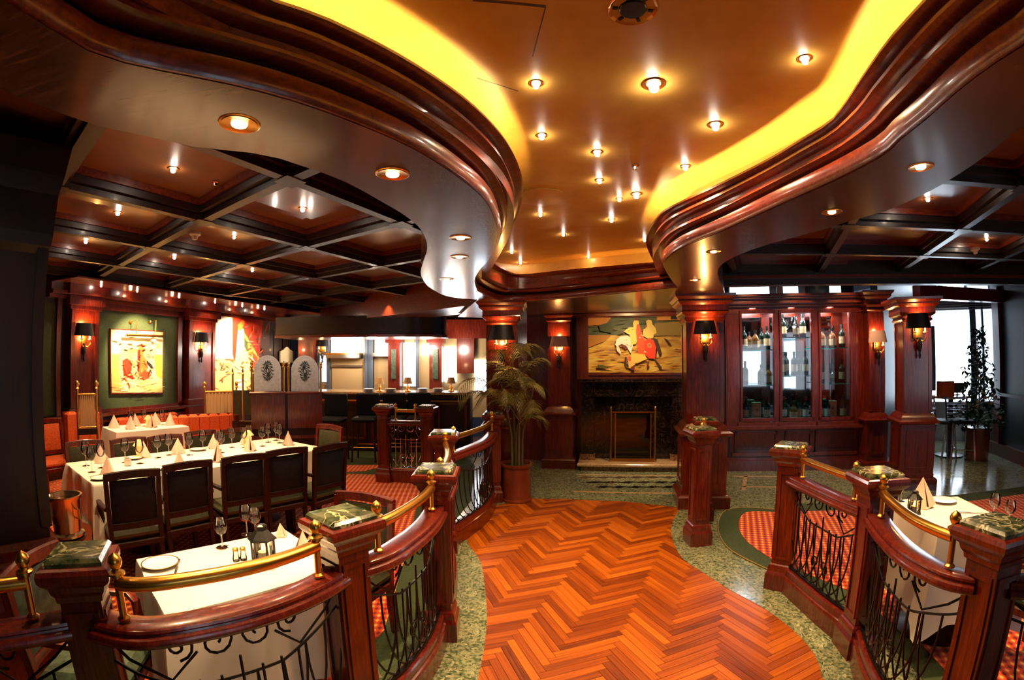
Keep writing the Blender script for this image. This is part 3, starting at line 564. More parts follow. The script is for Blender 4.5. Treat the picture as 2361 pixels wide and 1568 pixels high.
def railing(name_lb, pts, brass_posts=(.10, .90), zr=.87, iron=True, detail=1, im='iron'):
    path = spline([Vector((*p, 0)) for p in pts], 28); mid = path[14]
    t = thing('railing', name_lb, 'railing', (mid.x, mid.y, 0))
    L = [0]
    for a, b in zip(path, path[1:]): L.append(L[-1]+(b-a).length)
    T = L[-1]
    def P(s, z, off=0):
        s = min(max(s, 0), T); j = 0
        while j < len(L)-2 and L[j+1] < s: j += 1
        q = (s-L[j])/(L[j+1]-L[j]); p = path[j].lerp(path[j+1], q); d = (path[j+1]-path[j]).normalized(); return (p.x-d.y*off, p.y+d.x*off, z)
    B().sweep([P(.062+(T-.124)*i/27, zr-.02) for i in range(28)], HR).build('handrail', 'mahogany', t, smooth=True, world=True)
    B().sweep([P(.062+(T-.124)*i/27, .085) for i in range(28)], [(-.05, -.085), (.05, -.085), (.05, .03), (.045, .045), (.035, .05), (.035, .09), (.028, .10), (-.028, .10), (-.035, .09), (-.035, .05), (-.045, .045), (-.05, .03)]).build('plinth_rail', 'mahogany', t, world=True)
    B().sweep([P(T*i/27, .19) for i in range(28)], [(-.012, 0), (.012, 0), (.012, .012), (-.012, .012)]).build('bottom_bar', im, t, world=True)
    s0, s1 = max(brass_posts[0]*T, .168), min(brass_posts[1]*T, T-.168)
    B().tube([P(s0+(s1-s0)*i/20, zr+.125) for i in range(21)], .0245, 10).build('brass_rail', 'brass', t, smooth=True, world=True)
    for s in (s0, s1):
        x, y, z = P(s, zr); q = B().lathe([(.02, 0), (.022, .008), (.013, .016), (.0125, .14), (.018, .145), (.018, .152), (.028, .156), (.028, .163), (.016, .168), (.013, .175)], (x, y, z), 12).build('brass_stanchion', 'brass', t, smooth=True, world=True)
        o = B().lathe([(.004, .172), (.016, .178), (.023, .192), (.024, .203), (.018, .217), (.006, .226), (.001, .23)], (x, y, z), 12).build('finial', 'brass', q, smooth=True); o.matrix_parent_inverse = Matrix.Identity(4)
        for v in o.data.vertices: v.co -= t.location
    if not iron: return t
    z0, z1, zt = .20, .60, zr-.078; m = T/2; pc = .095; r = .0055
    def bar(sz, nm='baluster', rr=r): B().tube([P(s, z) for s, z in sz], rr, 5).build(nm, im, t, smooth=True, world=True)
    def arch_z(s): return z1+.0+.13*max(0, (abs(s-m)-.16)/max(m-.16, .05))*1.0 if abs(s-m) > .16 else z1-.0
    e = .06
    n = max(4, int((T-2*e)/pc))
    for i in range(n+1):                        # crossing lancet bars
        s = e+(T-2*e)*i/n; za = arch_z(s)
        for d in ((-1, 1) if detail else (1,)):
            q = s+d*pc*2.1
            if e*.5 < q < T-e*.5:
                k = 8; bar([(s+(q-s)*(1-math.cos(PI/2*u/k)) if 1 else 0, za-(za-z0)*math.sin(PI/2*u/k)**.9 if u else za) for u in range(k+1)])
    for s in [m+k*.075 for k in (-3, -2, -1, 0, 1, 2, 3)]:
        if e < s < T-e: bar([(s, z0), (s, z1+(.02 if abs(s-m) > .05 else .08))])
    bar([(e+(T-2*e)*i/24, arch_z(e+(T-2*e)*i/24)) for i in range(25)], 'arch_bar', r*1.1)
    for s in (-1, 1):                           # scrolls under the handrail
        bar(spiral((m+s*.075, zt-.035), .066, 1.35, PI/2 if s < 0 else PI/2, s), 'scroll')
        bar(spiral((m+s*.20, zt-.03), .055, 1.3, -PI/2, -s), 'scroll')
        bar([(m+s*.14, zt-.06), (m+s*(.14+.25*(m-.14)), z1+.04), (m+s*(.14+.6*(m-.14)), z1+.12), (m+s*(m-e), zt)], 'swag')
        bar(spiral((m+s*.05, z0+.16), .05, 1.2, -PI/2, s), 'scroll')
        bar([(e if s < 0 else T-e, z0), (e if s < 0 else T-e, zt)])
    return t
railing('curved near left railing between the dark column and the first marble-topped post', [N_L0, *G([(300, 1345), (450, 1330), (600, 1300), (715, 1262)], 1.0), N_L1], (.13, .87))
railing('left railing section running along the walkway beside the green-topped post', [N_L1, *G([(870, 1205), (930, 1175), (980, 1140)], 1.0), N_L2], (.14, .86))
railing('railing at the lower left corner, cut by the picture edge', [N_L00, ((N_L00[0]+N_L0[0])/2+.03, (N_L00[1]+N_L0[1])/2-.05), N_L0], (.1, .82))
railing('short straight left railing between the second and third walkway posts', [N_L2, ((N_L2[0]+N_L3[0])/2+.05, (N_L2[1]+N_L3[1])/2), N_L3], (.08, .92), detail=0)
railing('distant left railing leading to the palm pot', [N_L3, ((N_L3[0]+N_L4[0])/2+.10, (N_L3[1]+N_L4[1])/2), N_L4], (.08, .92), detail=0)
railing('small railing with backlit iron scrolls in front of the bar stools', [N_F1, N_F2], (.18, .85), detail=1, im='chrome')  # bright chrome on these iron bars paints in the backlight
railing('railing seen end-on behind the lone newel post', [N_J, N_K], (.12, .88), detail=0)
railing('far section of the right railing in front of the red dotted carpet', [N_R1, *G([(1905, 1078), (1950, 1094)], 1.0), N_R2], (.13, .9))
railing('curved near right railing in front of the small set table', [N_R2, *G([(2050, 1150), (2100, 1190), (2160, 1220), (2220, 1240)], 1.0), N_R3], (.10, .9))
railing('railing at the lower right corner, cut by the picture edge', [N_R3, ((N_R3[0]+N_R4[0])/2, (N_R3[1]+N_R4[1])/2-.05), N_R4], (.2, .85))


# =================================================================== CEILING LAMPS
def pin_proto():
    t = thing('pin_light', 'x', 'ceiling light')
    B().lathe([(.030, -.004), (.033, 0), (.02, -.001)], (0, 0, 0), 14, cap=False).build('rim', 'old_brass', t)
    B().lathe([(.002, -.026), (.010, -.023), (.014, -.014), (.013, -.005), (.009, 0)], (0, 0, 0), 10).build('bulb', 'bulb', t, smooth=True); return t
def ring_proto():
    t = thing('downlight', 'x', 'ceiling light')
    B().lathe([(.050, 0), (.062, -.003), (.066, -.001), (.066, .004)], (0, 0, 0), 20, cap=False).build('rim', 'brass', t, smooth=True)
    B().lathe([(.001, -.0015), (.050, -.0025), (.056, -.004)], (0, 0, 0), 16, cap=False).build('reflector', 'brass', t, smooth=True)
    B().lathe([(.001, -.012), (.016, -.011), (.024, -.007), (.026, -.002)], (0, 0, 0), 12).build('lamp', 'bulb_soft', t, smooth=True); return t
pin = Multi(pin_proto); ringl = Multi(ring_proto)
PINS = [(1236, 192, 1), (1507, 193, 1.6), (1855, 135, 1), (1249, 312, 1), (1377, 350, 1.1), (1649, 287, 1.3), (1382, 415, 1), (1580, 383, 1.1), (1467, 447, 1.4), (1428, 458, .9), (1410, 506, 1), (1246, 494, .8),
        (1299, 540, .8), (1180, 580, .9), (1200, 605, .9), (1290, 605, .9), (1357, 592, .7), (1486, 553, .8)]
cap_ = lambda i: ORD[i] if i < len(ORD) else str(i)
for i, (x, y, s) in enumerate(sorted(PINS, key=lambda q: q[1])):
    p = g(x, y, ZC); pin((*p, ZC), 0, cap_(i)+' star-like pin light on the amber ceiling, counted from the top of the picture', 'pin lights on the amber ceiling', 1.0*s)
    spot((*p, ZC-.06), SPOT_W*s, 110)
for i, (x, y) in enumerate([(552, 285), (905, 401), (1062, 548), (1059, 592), (1030, 643)]):
    p = g(x, y, ZL) if x else (-1.62, .75); ringl((*p, ZL), 0, ORD[i]+' round brass downlight in the left wooden soffit, from the nearest', 'downlights in the left soffit', 1.0)
    spot((*p, ZL-.02), SOFFIT_W, 95)
for i, (x, y) in enumerate([(2123, 385), (1918, 489), (1645, 580), (1603, 645)]):
    p = g(x, y, ZL); ringl((*p, ZL), 0, ORD[i]+' round brass downlight in the right wooden soffit, from the nearest', 'downlights in the right soffit', .8)
    spot((*p, ZL-.02), SOFFIT_W, 95)
ZP = 2.9
CL_ = [(400, 388, 1.3), (698, 480, 1.3), (272, 489, 1.1), (540, 545, .7), (198, 555, 1.1), (402, 592, 1), (582, 622, 1), (4, 118, .8)]
for i, (x, y, s) in enumerate(CL_):
    p = g(x, y, ZP); pin((*p, ZP), 0, ORD[i]+' small recessed lamp in the left coffered ceiling, from the nearest', 'lamps in the left coffered ceiling', 1.2 if s > .8 else 1)
    spot((*p, ZP-.05), COFFER_W*s, 105)
for i, (x, y, s) in enumerate([(2139, 457, .8), (2355, 502, 1), (2275, 550, .8)]):
    p = g(x, y, ZP); pin((*p, ZP), 0, ORD[i]+' small recessed lamp in the right coffered ceiling, from the left', 'lamps in the right coffered ceiling', 1.1)
    spot((*p, ZP-.05), COFFER_W*s, 105)
# ceiling fittings
t = thing('ceiling_speaker', 'round perforated speaker in the amber ceiling near the top edge', 'speaker', (*g(1459, 20, ZC), ZC)); B().lathe([(.075, 0), (.085, -.006), (.088, 0)], (0, 0, 0), 20, False).build('rim', 'old_brass', t)
B().lathe([(.001, -.008), (.045, -.008), (.05, -.002)], (0, 0, 0), 16).build('grille', 'iron', t)
for k in range(6): B().box((.062*math.cos(k*PI/3), .062*math.sin(k*PI/3), -.002), (.018, .012, .006), k*PI/3).build('clip', 'iron', t)
t = thing('ceiling_disc', 'large shallow round disc set in the amber ceiling beyond the soffit', 'disc', (*g(1250, 452, ZC), ZC)); B().lathe([(.17, 0), (.185, -.012), (.165, -.014), (.001, -.014)], (0, 0, 0), 28, False).build('disc', 'plaster_ceiling', t, smooth=True)
for k, (x, y, z, lb) in enumerate([(450, 536, 2.75, 'small white smoke detector among the left ceiling beams'), (497, 418, 2.9, 'tiny chrome sprinkler in the left coffered ceiling'), (2248, 572, 2.78, 'cream smoke detector under the right ceiling beams'), (1465, 380, ZC, 'small sprinkler head in the amber ceiling')]):
    t = thing('smoke_detector' if 'det' in lb else 'sprinkler', lb, 'detector' if 'det' in lb else 'sprinkler', (*g(x, y, z), z)); s = 1 if 'det' in lb else .5
    B().lathe([(.05*s, 0), (.05*s, -.02*s), (.035*s, -.03*s)], (0, 0, 0), 14).build('body', 'cream' if s == 1 else 'chrome', t); B().lathe([(.028*s, -.03*s), (.022*s, -.06*s), (.01*s, -.065*s)], (0, 0, 0), 10).build('sensor', 'cream' if s == 1 else 'chrome', t)
tl = root('trim_2'); a, b_ = g(1090, 0, ZC), g(1258, 15, ZC); B().sweep([(*a, ZC-.001), (*b_, ZC-.001)], [(-.006, 0), (.006, 0), (.006, .004), (-.006, .004)]).build('access_panel_edge', 'dark_wood', tl)
c_ = g(1228, 130, ZC); B().sweep([(*b_, ZC-.001), (*c_, ZC-.001)], [(-.002, 0), (.002, 0), (.002, .003), (-.002, .003)]).build('ceiling_joint', 'dark_wood', tl)
c_ = g(1100, 180, ZC); d_ = g(1195, 210, ZC); B().sweep([(*c_, ZC-.001), (*d_, ZC-.001)], [(-.002, 0), (.002, 0), (.002, .003), (-.002, .003)]).build('ceiling_joint', 'dark_wood', tl)

def aim(p, q_, W, ang_=40, col=WARM): return spot(p, W, ang_, col, .5, .03, d=(q_[0]-p[0], q_[1]-p[1], q_[2]-p[2]))

# =================================================================== LEFT WALL: panelling, pictures
LWA, LWB = (-6.25, 5.0), (-5.0, 10.9)
def wr(b, px0, px1, py0, py1, A, Bp, off=0, th=.02, zz=None):
    a0, a1 = onp(px0, 830, A, Bp)[0], onp(px1, 830, A, Bp)[0]; m = (px0+px1)/2
    z1, z0 = (onp(m, py0, A, Bp)[1], onp(m, py1, A, Bp)[1]) if zz is None else zz
    return b.wrect(a0, a1, z0, z1, A, Bp, off, th)
pw = root('trim_3')
aL = lambda px: onp(px, 830, LWA, LWB)[0]
def lw(name, m, a0, a1, z0, z1, off, th): return B().wrect(a0, a1, z0, z1, LWA, LWB, off, th).build(name, m, pw)
TOPC, BOTC = 2.66, .80
lw('frieze', 'mahogany', aL(100), aL(640), 2.60, 2.78, 0, .16); lw('cornice', 'mahogany_flat', aL(100), aL(640), 2.55, 2.60, 0, .22); lw('cornice_bead', 'mahogany_flat', aL(100), aL(640), 2.50, 2.545, 0, .12); lw('soffit_board', 'mahogany_flat', aL(100), aL(735), 2.70, 2.72, .1, .75)
lw('chair_rail', 'mahogany_flat', aL(100), aL(640), .83, .88, 0, .13); lw('rail_bead', 'mahogany_flat', aL(100), aL(640), .74, .77, 0, .09); lw('dado', 'dark_wood', aL(100), aL(640), 0, .83, 0, .04)
lw('green_panel', 'green_wall', aL(222), aL(410), .90, 2.42, 0, .025); lw('green_panel', 'green_wall', aL(60), aL(128), .90, 2.42, 0, .025)
for a0, a1, z0, z1 in ((aL(216), aL(222), .88, 2.5), (aL(404), aL(414), .88, 2.5), (aL(216), aL(414), 2.40, 2.5), (aL(216), aL(414), .88, .93), (aL(124), aL(134), .88, 2.5)): lw('panel_moulding', 'mahogany', a0, a1, z0, z1, 0, .07)
for px0, px1 in ((150, 213), (422, 482)):
    a0, a1 = aL(px0), aL(px1)
    lw('pilaster_shaft', 'mahogany', a0, a1, .9, 2.42, 0, .14); lw('pilaster_edge', 'mahogany', a0, a0+.06, 1.0, 2.38, 0, .165); lw('pilaster_edge', 'mahogany', a1-.06, a1, 1.0, 2.38, 0, .165)
    lw('pilaster_base', 'mahogany', a0-.04, a1+.04, .88, .98, 0, .19); lw('pilaster_base', 'mahogany', a0-.05, a1+.05, 0, .86, 0, .2)
    lw('pilaster_capital', 'mahogany', a0-.03, a1+.03, 2.36, 2.42, 0, .18); lw('pilaster_capital', 'mahogany', a0-.07, a1+.07, 2.42, 2.56, 0, .22); lw('pilaster_capital', 'mahogany', a0-.11, a1+.11, 2.56, 2.70, 0, .28)
def onwall(a, A, Bp, off):
    L = math.hypot(Bp[0]-A[0], Bp[1]-A[1]); d = ((Bp[0]-A[0])/L, (Bp[1]-A[1])/L); nn = (d[1], -d[0])
    if nn[0]*A[0]+nn[1]*A[1] > 0: nn = (-nn[0], -nn[1])
    return (A[0]+d[0]*a+nn[0]*off, A[1]+d[1]*a+nn[1]*off), nn
for px, py, lb in ((180, 775, 'black-shaded sconce on the wall pilaster left of the framed picture'), (450, 790, 'black-shaded sconce on the wall pilaster right of the framed picture')):
    (x, y), nn = onwall(aL(px), LWA, LWB, .145); r = math.atan2(nn[0], -nn[1]); sconce(x, y, r, 0, onp(px, py, LWA, LWB)[1], lb, 3.2, sc=1.2)
PC = {}
def paint(c):
    k = 'paint_%02x%02x%02x' % c
    if k not in MT: lin = tuple(((v/255+.055)/1.055)**2.4 if v > 10 else v/255/12.9 for v in c); mat(k, lin, .55)
    return k
def artwork(t, A, Bp, off, polys, name='painted_shape'):
    cols = []; b = B()
    for k, (c, pts) in enumerate(polys):
        mk = paint(c)
        if mk not in cols: cols.append(mk)
        b.cur = cols.index(mk); b.wallpoly([onp(x, y, A, Bp) for x, y in pts], A, Bp, off+.0006*k, .0005)
    o = b.build(name, cols, t); o['kind'] = 'stuff'; return o
def lerpc(ox, oy, s, pts): return [(ox+x/s, oy+y/s) for x, y in pts]
# left picture: a rider and horse in warm paint under a picture light (crop origin 220,720, scale 6.533)
t = thing('framed_picture', 'brightly lit framed painting of a horse rider on the green wall panel', 'painting', onwall(aL(311), LWA, LWB, .03)[0]); t.location.z = 1.3
q = lambda pts: lerpc(220, 720, 6.533, pts)
noise_mat('paint_cream', [(.3, (.75, .48, .16)), (.5, (.85, .66, .30)), (.7, (.9, .80, .5))], (1, 1, 1), 3, 5, .5)
noise_mat('paint_field', [(.25, (.32, .13, .02)), (.45, (.60, .30, .04)), (.6, (.75, .45, .06)), (.75, (.80, .58, .16))], (1, 1, 4), 4, 6, .5, kind='World')
noise_mat('paint_trees', [(.3, (.02, .03, .008)), (.55, (.08, .09, .02)), (.75, (.22, .16, .05))], (1, 1, 2), 5, 6, .5, kind='World')
P4 = [(205, 262), (985, 300), (975, 1205), (215, 1210)]
b = B(); b.wallpoly([onp(x, y, LWA, LWB) for x, y in q([(190, 245), (1000, 285), (990, 1225), (200, 1232)])], LWA, LWB, .03, .03); b.build('frame', 'mahogany', world=True, parent=t)
b = B(); b.wallpoly([onp(x, y, LWA, LWB) for x, y in q(P4)], LWA, LWB, .06, .003); b.build('canvas', 'paint_cream', t, world=True)
o = B()
art = [((250, 170, 90), [(215, 640), (325, 640), (330, 1180), (220, 1180)]), ((252, 180, 70), [(850, 640), (975, 640), (970, 1000), (880, 960)]), ((240, 240, 235), [(215, 520), (330, 515), (330, 610), (215, 620)]), ((170, 50, 10), [(370, 730), (440, 690), (520, 760), (500, 900), (560, 1000), (520, 1010), (420, 960), (390, 950)]),
       ((235, 110, 40), [(600, 560), (660, 470), (690, 500), (740, 480), (700, 560), (680, 640), (760, 760), (740, 880), (680, 900), (630, 960), (600, 880)]), ((120, 30, 10), [(600, 580), (640, 560), (640, 760), (620, 900), (595, 880)]), ((150, 70, 30), [(640, 940), (700, 880), (790, 900), (770, 990), (690, 1020), (640, 1000)]),
       ((30, 30, 40), [(735, 720), (810, 790), (830, 850), (800, 840), (740, 770)]), ((235, 140, 90), [(470, 560), (600, 560), (590, 600), (480, 600)]), ((250, 245, 190), [(360, 1000), (420, 1000), (470, 1090), (460, 1180), (350, 1190)]), ((140, 80, 30), [(340, 990), (400, 985), (460, 1040), (490, 1130), (465, 1160), (450, 1090), (400, 1020)]), ((246, 200, 90), [(880, 470), (935, 470), (935, 540), (875, 540)])]
def strokes(n, x0, x1, y0, y1, cols, L0, L1, w0, flat=.2, seed=1):
    R = random.Random(seed); out = []
    for _ in range(n):
        x, y, a, l, w_ = R.uniform(x0, x1), R.uniform(y0, y1), R.uniform(-flat, flat), R.uniform(L0, L1), R.uniform(.5, 1)*w0
        dx, dy = math.cos(a)*l/2, math.sin(a)*l/2; px, py = -math.sin(a)*w_/2, math.cos(a)*w_/2; out.append((R.choice(cols), [(x-dx, y-dy), (x-dx*.3+px, y-dy*.3+py), (x+dx, y+dy), (x+dx*.2-px, y+dy*.2-py)]))
    return out
art += strokes(46, 370, 830, 640, 1010, [(150, 50, 15), (200, 90, 40), (120, 40, 20), (235, 150, 90), (60, 30, 20), (250, 190, 120)], 30, 110, 22, 1.5, 3)+strokes(26, 240, 950, 1020, 1180, [(250, 210, 110), (240, 170, 70), (255, 240, 170)], 60, 180, 18, .25, 4)+strokes(16, 260, 950, 290, 540, [(255, 250, 225), (250, 225, 150), (245, 200, 120)], 60, 150, 40, .4, 5)
L = [(c, q(p)) for c, p in art]; ab = artwork(t, LWA, LWB, .0635, L)
for v in ab.data.vertices: v.co -= t.location
(x0, y0), nn = onwall(aL(278), LWA, LWB, .16); (x1, y1), _ = onwall(aL(362), LWA, LWB, .16); z0, z1 = onp(278, 772, LWA, LWB)[1], onp(362, 776, LWA, LWB)[1]
lp = thing('picture_light', 'dark tubular picture light mounted over the rider painting', 'lamp', ((x0+x1)/2, (y0+y1)/2, (z0+z1)/2))
B().tube([(x0, y0, z0), (x1, y1, z1)], .020, 8).build('tube_shade', 'old_brass', lp, world=True)
for px in (296, 341):
    (xa, ya), _ = onwall(aL(px), LWA, LWB, .03); (xb, yb), _ = onwall(aL(px+4), LWA, LWB, .15); zt = onp(px, 742, LWA, LWB)[1]
    B().tube([(xa, ya, zt), (xb, yb, zt+.02), (xb, yb, z0)], .006, 6).build('arm', 'brass', lp, world=True)
    B().lathe([(.02, 0), (.035, .02), (.02, .05)], (xa, ya, zt-.03), 10).build('rosette', 'brass', lp, world=True)
(xs, ys), _ = onwall(aL(311), LWA, LWB, .9); spot((xs, ys, 2.55), 420, 60, (1, .72, .38), .5, .05, d=(LWA[0]-xs-.2+.0, 0, 0) if 0 else (-nn[0]*.9, -nn[1]*.9, -.75))
# wide lit mural further along the wall (crop origin 470,700, scale 5.227)
t = thing('mural', 'glowing abstract mural of flags in red and cream at the end of the left wall', 'painting', onwall(aL(540), LWA, LWB, .03)[0]); t.location.z = 1.2
q = lambda pts: lerpc(470, 700, 5.227, pts)
b = B(); b.wallpoly([onp(x, y, LWA, LWB) for x, y in q([(60, 110), (770, 190), (760, 1060), (40, 1060)])], LWA, LWB, .03, .03); b.build('canvas', 'paint_cream', t, world=True)
art = [((250, 200, 130), [(80, 660), (300, 640), (560, 760), (560, 1050), (60, 1050)]), ((252, 246, 230), [(130, 145), (300, 150), (320, 650), (110, 670)]), ((190, 40, 10), [(320, 150), (700, 190), (690, 700), (560, 620), (440, 350), (340, 700), (320, 600)]), ((90, 60, 50), [(690, 190), (765, 200), (760, 740), (640, 640)]), ((255, 225, 140), [(385, 300), (450, 300), (520, 700), (540, 1000), (340, 1000), (350, 700)]),
       ((240, 100, 30), [(380, 260), (440, 190), (470, 210), (430, 310), (390, 330)]), ((250, 150, 60), [(450, 350), (480, 380), (660, 690), (600, 740), (560, 860)]), ((60, 70, 30), [(455, 400), (500, 470), (500, 580), (460, 520)]), ((255, 250, 240), [(350, 920), (460, 900), (460, 1050), (370, 1050)]), ((210, 60, 20), [(560, 580), (620, 660), (600, 860), (560, 760)])]
art += strokes(50, 90, 740, 650, 1040, [(250, 190, 110), (240, 140, 60), (255, 235, 190), (200, 80, 30), (120, 90, 40)], 40, 130, 26, 1.2, 6)+strokes(20, 480, 720, 220, 620, [(120, 40, 25), (200, 70, 25), (90, 60, 50), (160, 110, 80)], 60, 170, 24, 1.5, 8)
ab = artwork(t, LWA, LWB, .0635, [(c, q(p)) for c, p in art])
for v in ab.data.vertices: v.co -= t.location
(xs, ys), _ = onwall(aL(530), LWA, LWB, 1.0); spot((xs, ys, 2.55), 420, 75, (1, .75, .45), .5, .05, d=(-nn[0], -nn[1], -.8))
pd = thing('wall_panel', 'dark grooved timber panel right of the mural', 'panel', onwall(aL(660), LWA, LWB, .0)[0]); b = B()
for k in range(7): b.wrect(aL(606)+k*(aL(735)-aL(606))/7, aL(606)+(k+.9)*(aL(735)-aL(606))/7, .2, 2.3, LWA, LWB, .02, .04)
b.build('boards', 'dark_wood', pd, world=True)
t = thing('wall_plaque', 'small cream plaque with a pointed top on the dark wall between glass arches', 'plaque', onwall(aL(652), LWA, LWB, .08)[0]); b = B(); b.wallpoly([onp(x, y, LWA, LWB) for x, y in [(637, 810), (645, 806), (650, 800), (654, 800), (659, 806), (667, 810), (667, 836), (637, 836)]], LWA, LWB, .08, .04); b.build('face', 'cream', t, world=True)
point((*onwall(aL(652), LWA, LWB, .5)[0], 1.9), 3, WARM)

# hanging soffit beam in front of the bar, and the dark canopy under it
r = root('trim_4'); A1, B1_ = g(738, 746, 2.45), g(1104, 702, 2.45); m1, m2 = (A1[0]*.5+B1_[0]*.5, A1[1]*.5+B1_[1]*.5), 0
B().prism([A1, g(900, 727, 2.45), B1_, (B1_[0]+.1, B1_[1]+.9), (A1[0]+.2, A1[1]+1.3)], 2.45, 2.9).build('bar_soffit', 'mahogany_flat', r)
arc = [(-4.4, 9.2)]+[(-1.75+.75*math.sin(a*PI/12), 9.0-.55*math.cos(a*PI/12)) for a in range(0, 10)]
B().prism([(-4.6, 8.7)]+[(-1.9+.65*math.sin(a*PI/10), 9.05-.6*math.cos(a*PI/10)) for a in range(0, 11)]+[(-4.6, 9.65)], 2.16, 2.50).build('bar_canopy', 'dark_wood', r, smooth=True)
B().prism([(-4.6, 8.66)]+[(-1.9+.69*math.sin(a*PI/10), 9.05-.64*math.cos(a*PI/10)) for a in range(0, 11)]+[(-4.6, 9.7)], 2.10, 2.15).build('canopy_moulding', 'mahogany_flat', r, smooth=True)

# =================================================================== BAR AND KITCHEN BEHIND
KA, KB = (-7, 10.4), (3, 10.4)
kr = root('wall_kitchen'); kz = lambda px, py: onp(px, py, KA, KB)[1]
def kp(name, m, px0, px1, py0, py1, off=.0, th=.05): b = B(); wr(b, px0, px1, py0, py1, KA, KB, off, th); return b.build(name, m, kr)
kp('back_panel', 'tan_tile', 690, 1135, 780, 960, 0, .03); kp('header', 'mahogany', 690, 1135, 740, 782, .05, .2); kp('upper_wall', 'dark_wood', 600, 1200, 640, 742, .0, .2)
for px0, px1, py0, py1, m in ((766, 838, 783, 816, 'daylight'), (867, 903, 784, 812, 'daylight_soft'), (932, 966, 790, 890, 'daylight_soft'), (972, 996, 795, 818, 'daylight'), (1026, 1052, 800, 880, 'daylight'), (741, 758, 820, 880, 'daylight_soft'), (1095, 1122, 830, 905, 'daylight')): kp('light_panel', m, px0, px1, py0, py1, .04, .03)
for px0, px1 in ((735, 741), (758, 764), (845, 851), (858, 864), (961, 967)): kp('window_frame', 'blue_grey', px0, px1, 780, 905, .05, .08)
kp('window_frame', 'blue_grey', 735, 764, 780, 815, .05, .07); kp('window_frame', 'blue_grey', 845, 864, 780, 905, .05, .05)
kp('steel_hood', 'steel', 765, 840, 818, 826, .06, .3); kp('steel_back', 'tan_tile', 768, 838, 826, 902, .05, .02); kp('steel_rail', 'steel', 768, 838, 842, 846, .08, .05); kp('steel_hood', 'steel', 866, 903, 814, 822, .06, .25); kp('hood_edge', 'brass', 765, 840, 814, 818, .08, .3)
for px0, px1 in ((904, 930), (996, 1024)):
    kp('wood_pier', 'mahogany', px0, px1, 780, 895, .1, .25); kp('pier_panel', 'green_leather', px0+8, px1-8, 806, 872, .36, .02); kp('pier_cap', 'mahogany', px0-5, px1+5, 778, 792, .1, .32)
kp('wood_pier', 'mahogany', 700, 734, 770, 905, .1, .2); kp('red_panel', 'mahogany', 1056, 1095, 780, 860, .1, .1)
t = thing('wall_sconce', 'small sconce glowing on the pier at the left end of the bar', 'sconce', (0, 0, 0), 0); bpy.data.objects.remove(t)
sconce(pol(714, 11)[0]*.93, 10.05, 0, .0, zat(714, 800, 11.3), 'small sconce glowing on the pier at the left end of the bar', 1.2, sc=1.2)
kc = thing('bar_counter', 'long dark bar counter with a pale worktop under the kitchen windows', 'counter', (-2.1, 8.6, 0))
B().box((-2.3, 8.75, .53), (3.1, .5, 1.06)).build('body', 'dark_wood', kc, world=True); B().box((-2.3, 8.72, 1.08), (3.2, .62, .045), bev=.01).build('worktop', 'tan_marble', kc, world=True)
b = B(); b.tube([(-3.8, 8.38, .95), (-.8, 8.38, .95)], .018, 8); b.build('rail', 'brass', kc, world=True)
for k in range(5):
    b = B(); x = -3.55+k*.62
    for cx, cz, sx, sz in ((x, .25, .5, .04), (x, .9, .5, .04), (x-.24, .57, .04, .65), (x+.24, .57, .04, .65)): b.box((cx, 8.49, cz), (sx, .03, sz))
    b.build('front_panel', 'mahogany', kc, world=True)
def stool_proto():
    t = thing('bar_stool', 'x', 'stool')
    B().box((0, 0, .70), (.40, .38, .08), bev=.03).build('seat', 'black_leather', t); B().box((0, .19, .93), (.40, .05, .38), bev=.02).build('backrest', 'black_leather', t)
    for sx in (-1, 1):
        for sy in (-1, 1): B().tube([(sx*.20, sy*.19, 0), (sx*.17, sy*.16, .67)], .018, 6).build('leg', 'dark_wood', t)
    B().tube([(-.18, -.17, .25), (.18, -.17, .25), (.18, .17, .25), (-.18, .17, .25)], .01, 5, closed=True).build('footrest', 'brass', t); return t
stool = Multi(stool_proto)
for i, px in enumerate((765, 842, 905, 965)):
    p = pol(px, 8.1); stool((p[0], p[1]-.0, 0), PI+.05*i+PI, ORD[i]+' dark bar stool from the left along the bar counter', 'bar stools at the bar counter')
# things on the bar
def lamp_proto():
    t = thing('table_lamp', 'x', 'lamp')
    B().lathe([(.035, 0), (.04, .01), (.012, .025), (.02, .05), (.008, .07), (.008, .09)], (0, 0, 0), 12).build('base', 'brass', t, smooth=True)
    B().lathe([(.055, .09), (.035, .16)], (0, 0, 0), 14, cap=False).build('lamp_shade', 'tan_drape', t, smooth=True)
    B().lathe([(.004, .10), (.018, .115), (.012, .14), (.002, .15)], (0, 0, 0), 8).build('bulb', 'flame', t); return t
tlamp = Multi(lamp_proto)
for i, (px, lb) in enumerate(((875, 'small glowing lamp on the bar counter left of the wooden pier'), (940, 'small glowing lamp on the bar counter right of the first pier'), (1040, 'small glowing lamp near the right end of the bar'))):
    p = pol(px, 8.85); tlamp((p[0], p[1], 1.103), 0, lb, 'lamps on the bar', 1.6); point((p[0], p[1], 1.55), 3, WARM)
def dish_proto():
    t = thing('plate_stack', 'x', 'plates'); 
    for k in range(5): B().lathe([(.06, 0), (.10, .012), (.105, .016), (.06, .006)], (0, 0, k*.013), 16).build('plate', 'china', t, smooth=True)
    return t
dish = Multi(dish_proto)
for i, (px, lb) in enumerate(((850, 'stack of white plates on the bar, left'), (900, 'stack of white plates on the bar beside the lamp'), (975, 'stack of white plates on the bar between the two piers'), (1010, 'stack of white plates on the bar below the second pier'))):
    p = pol(px, 8.7); dish((p[0], p[1], 1.103), 0, lb, 'plate stacks on the bar')

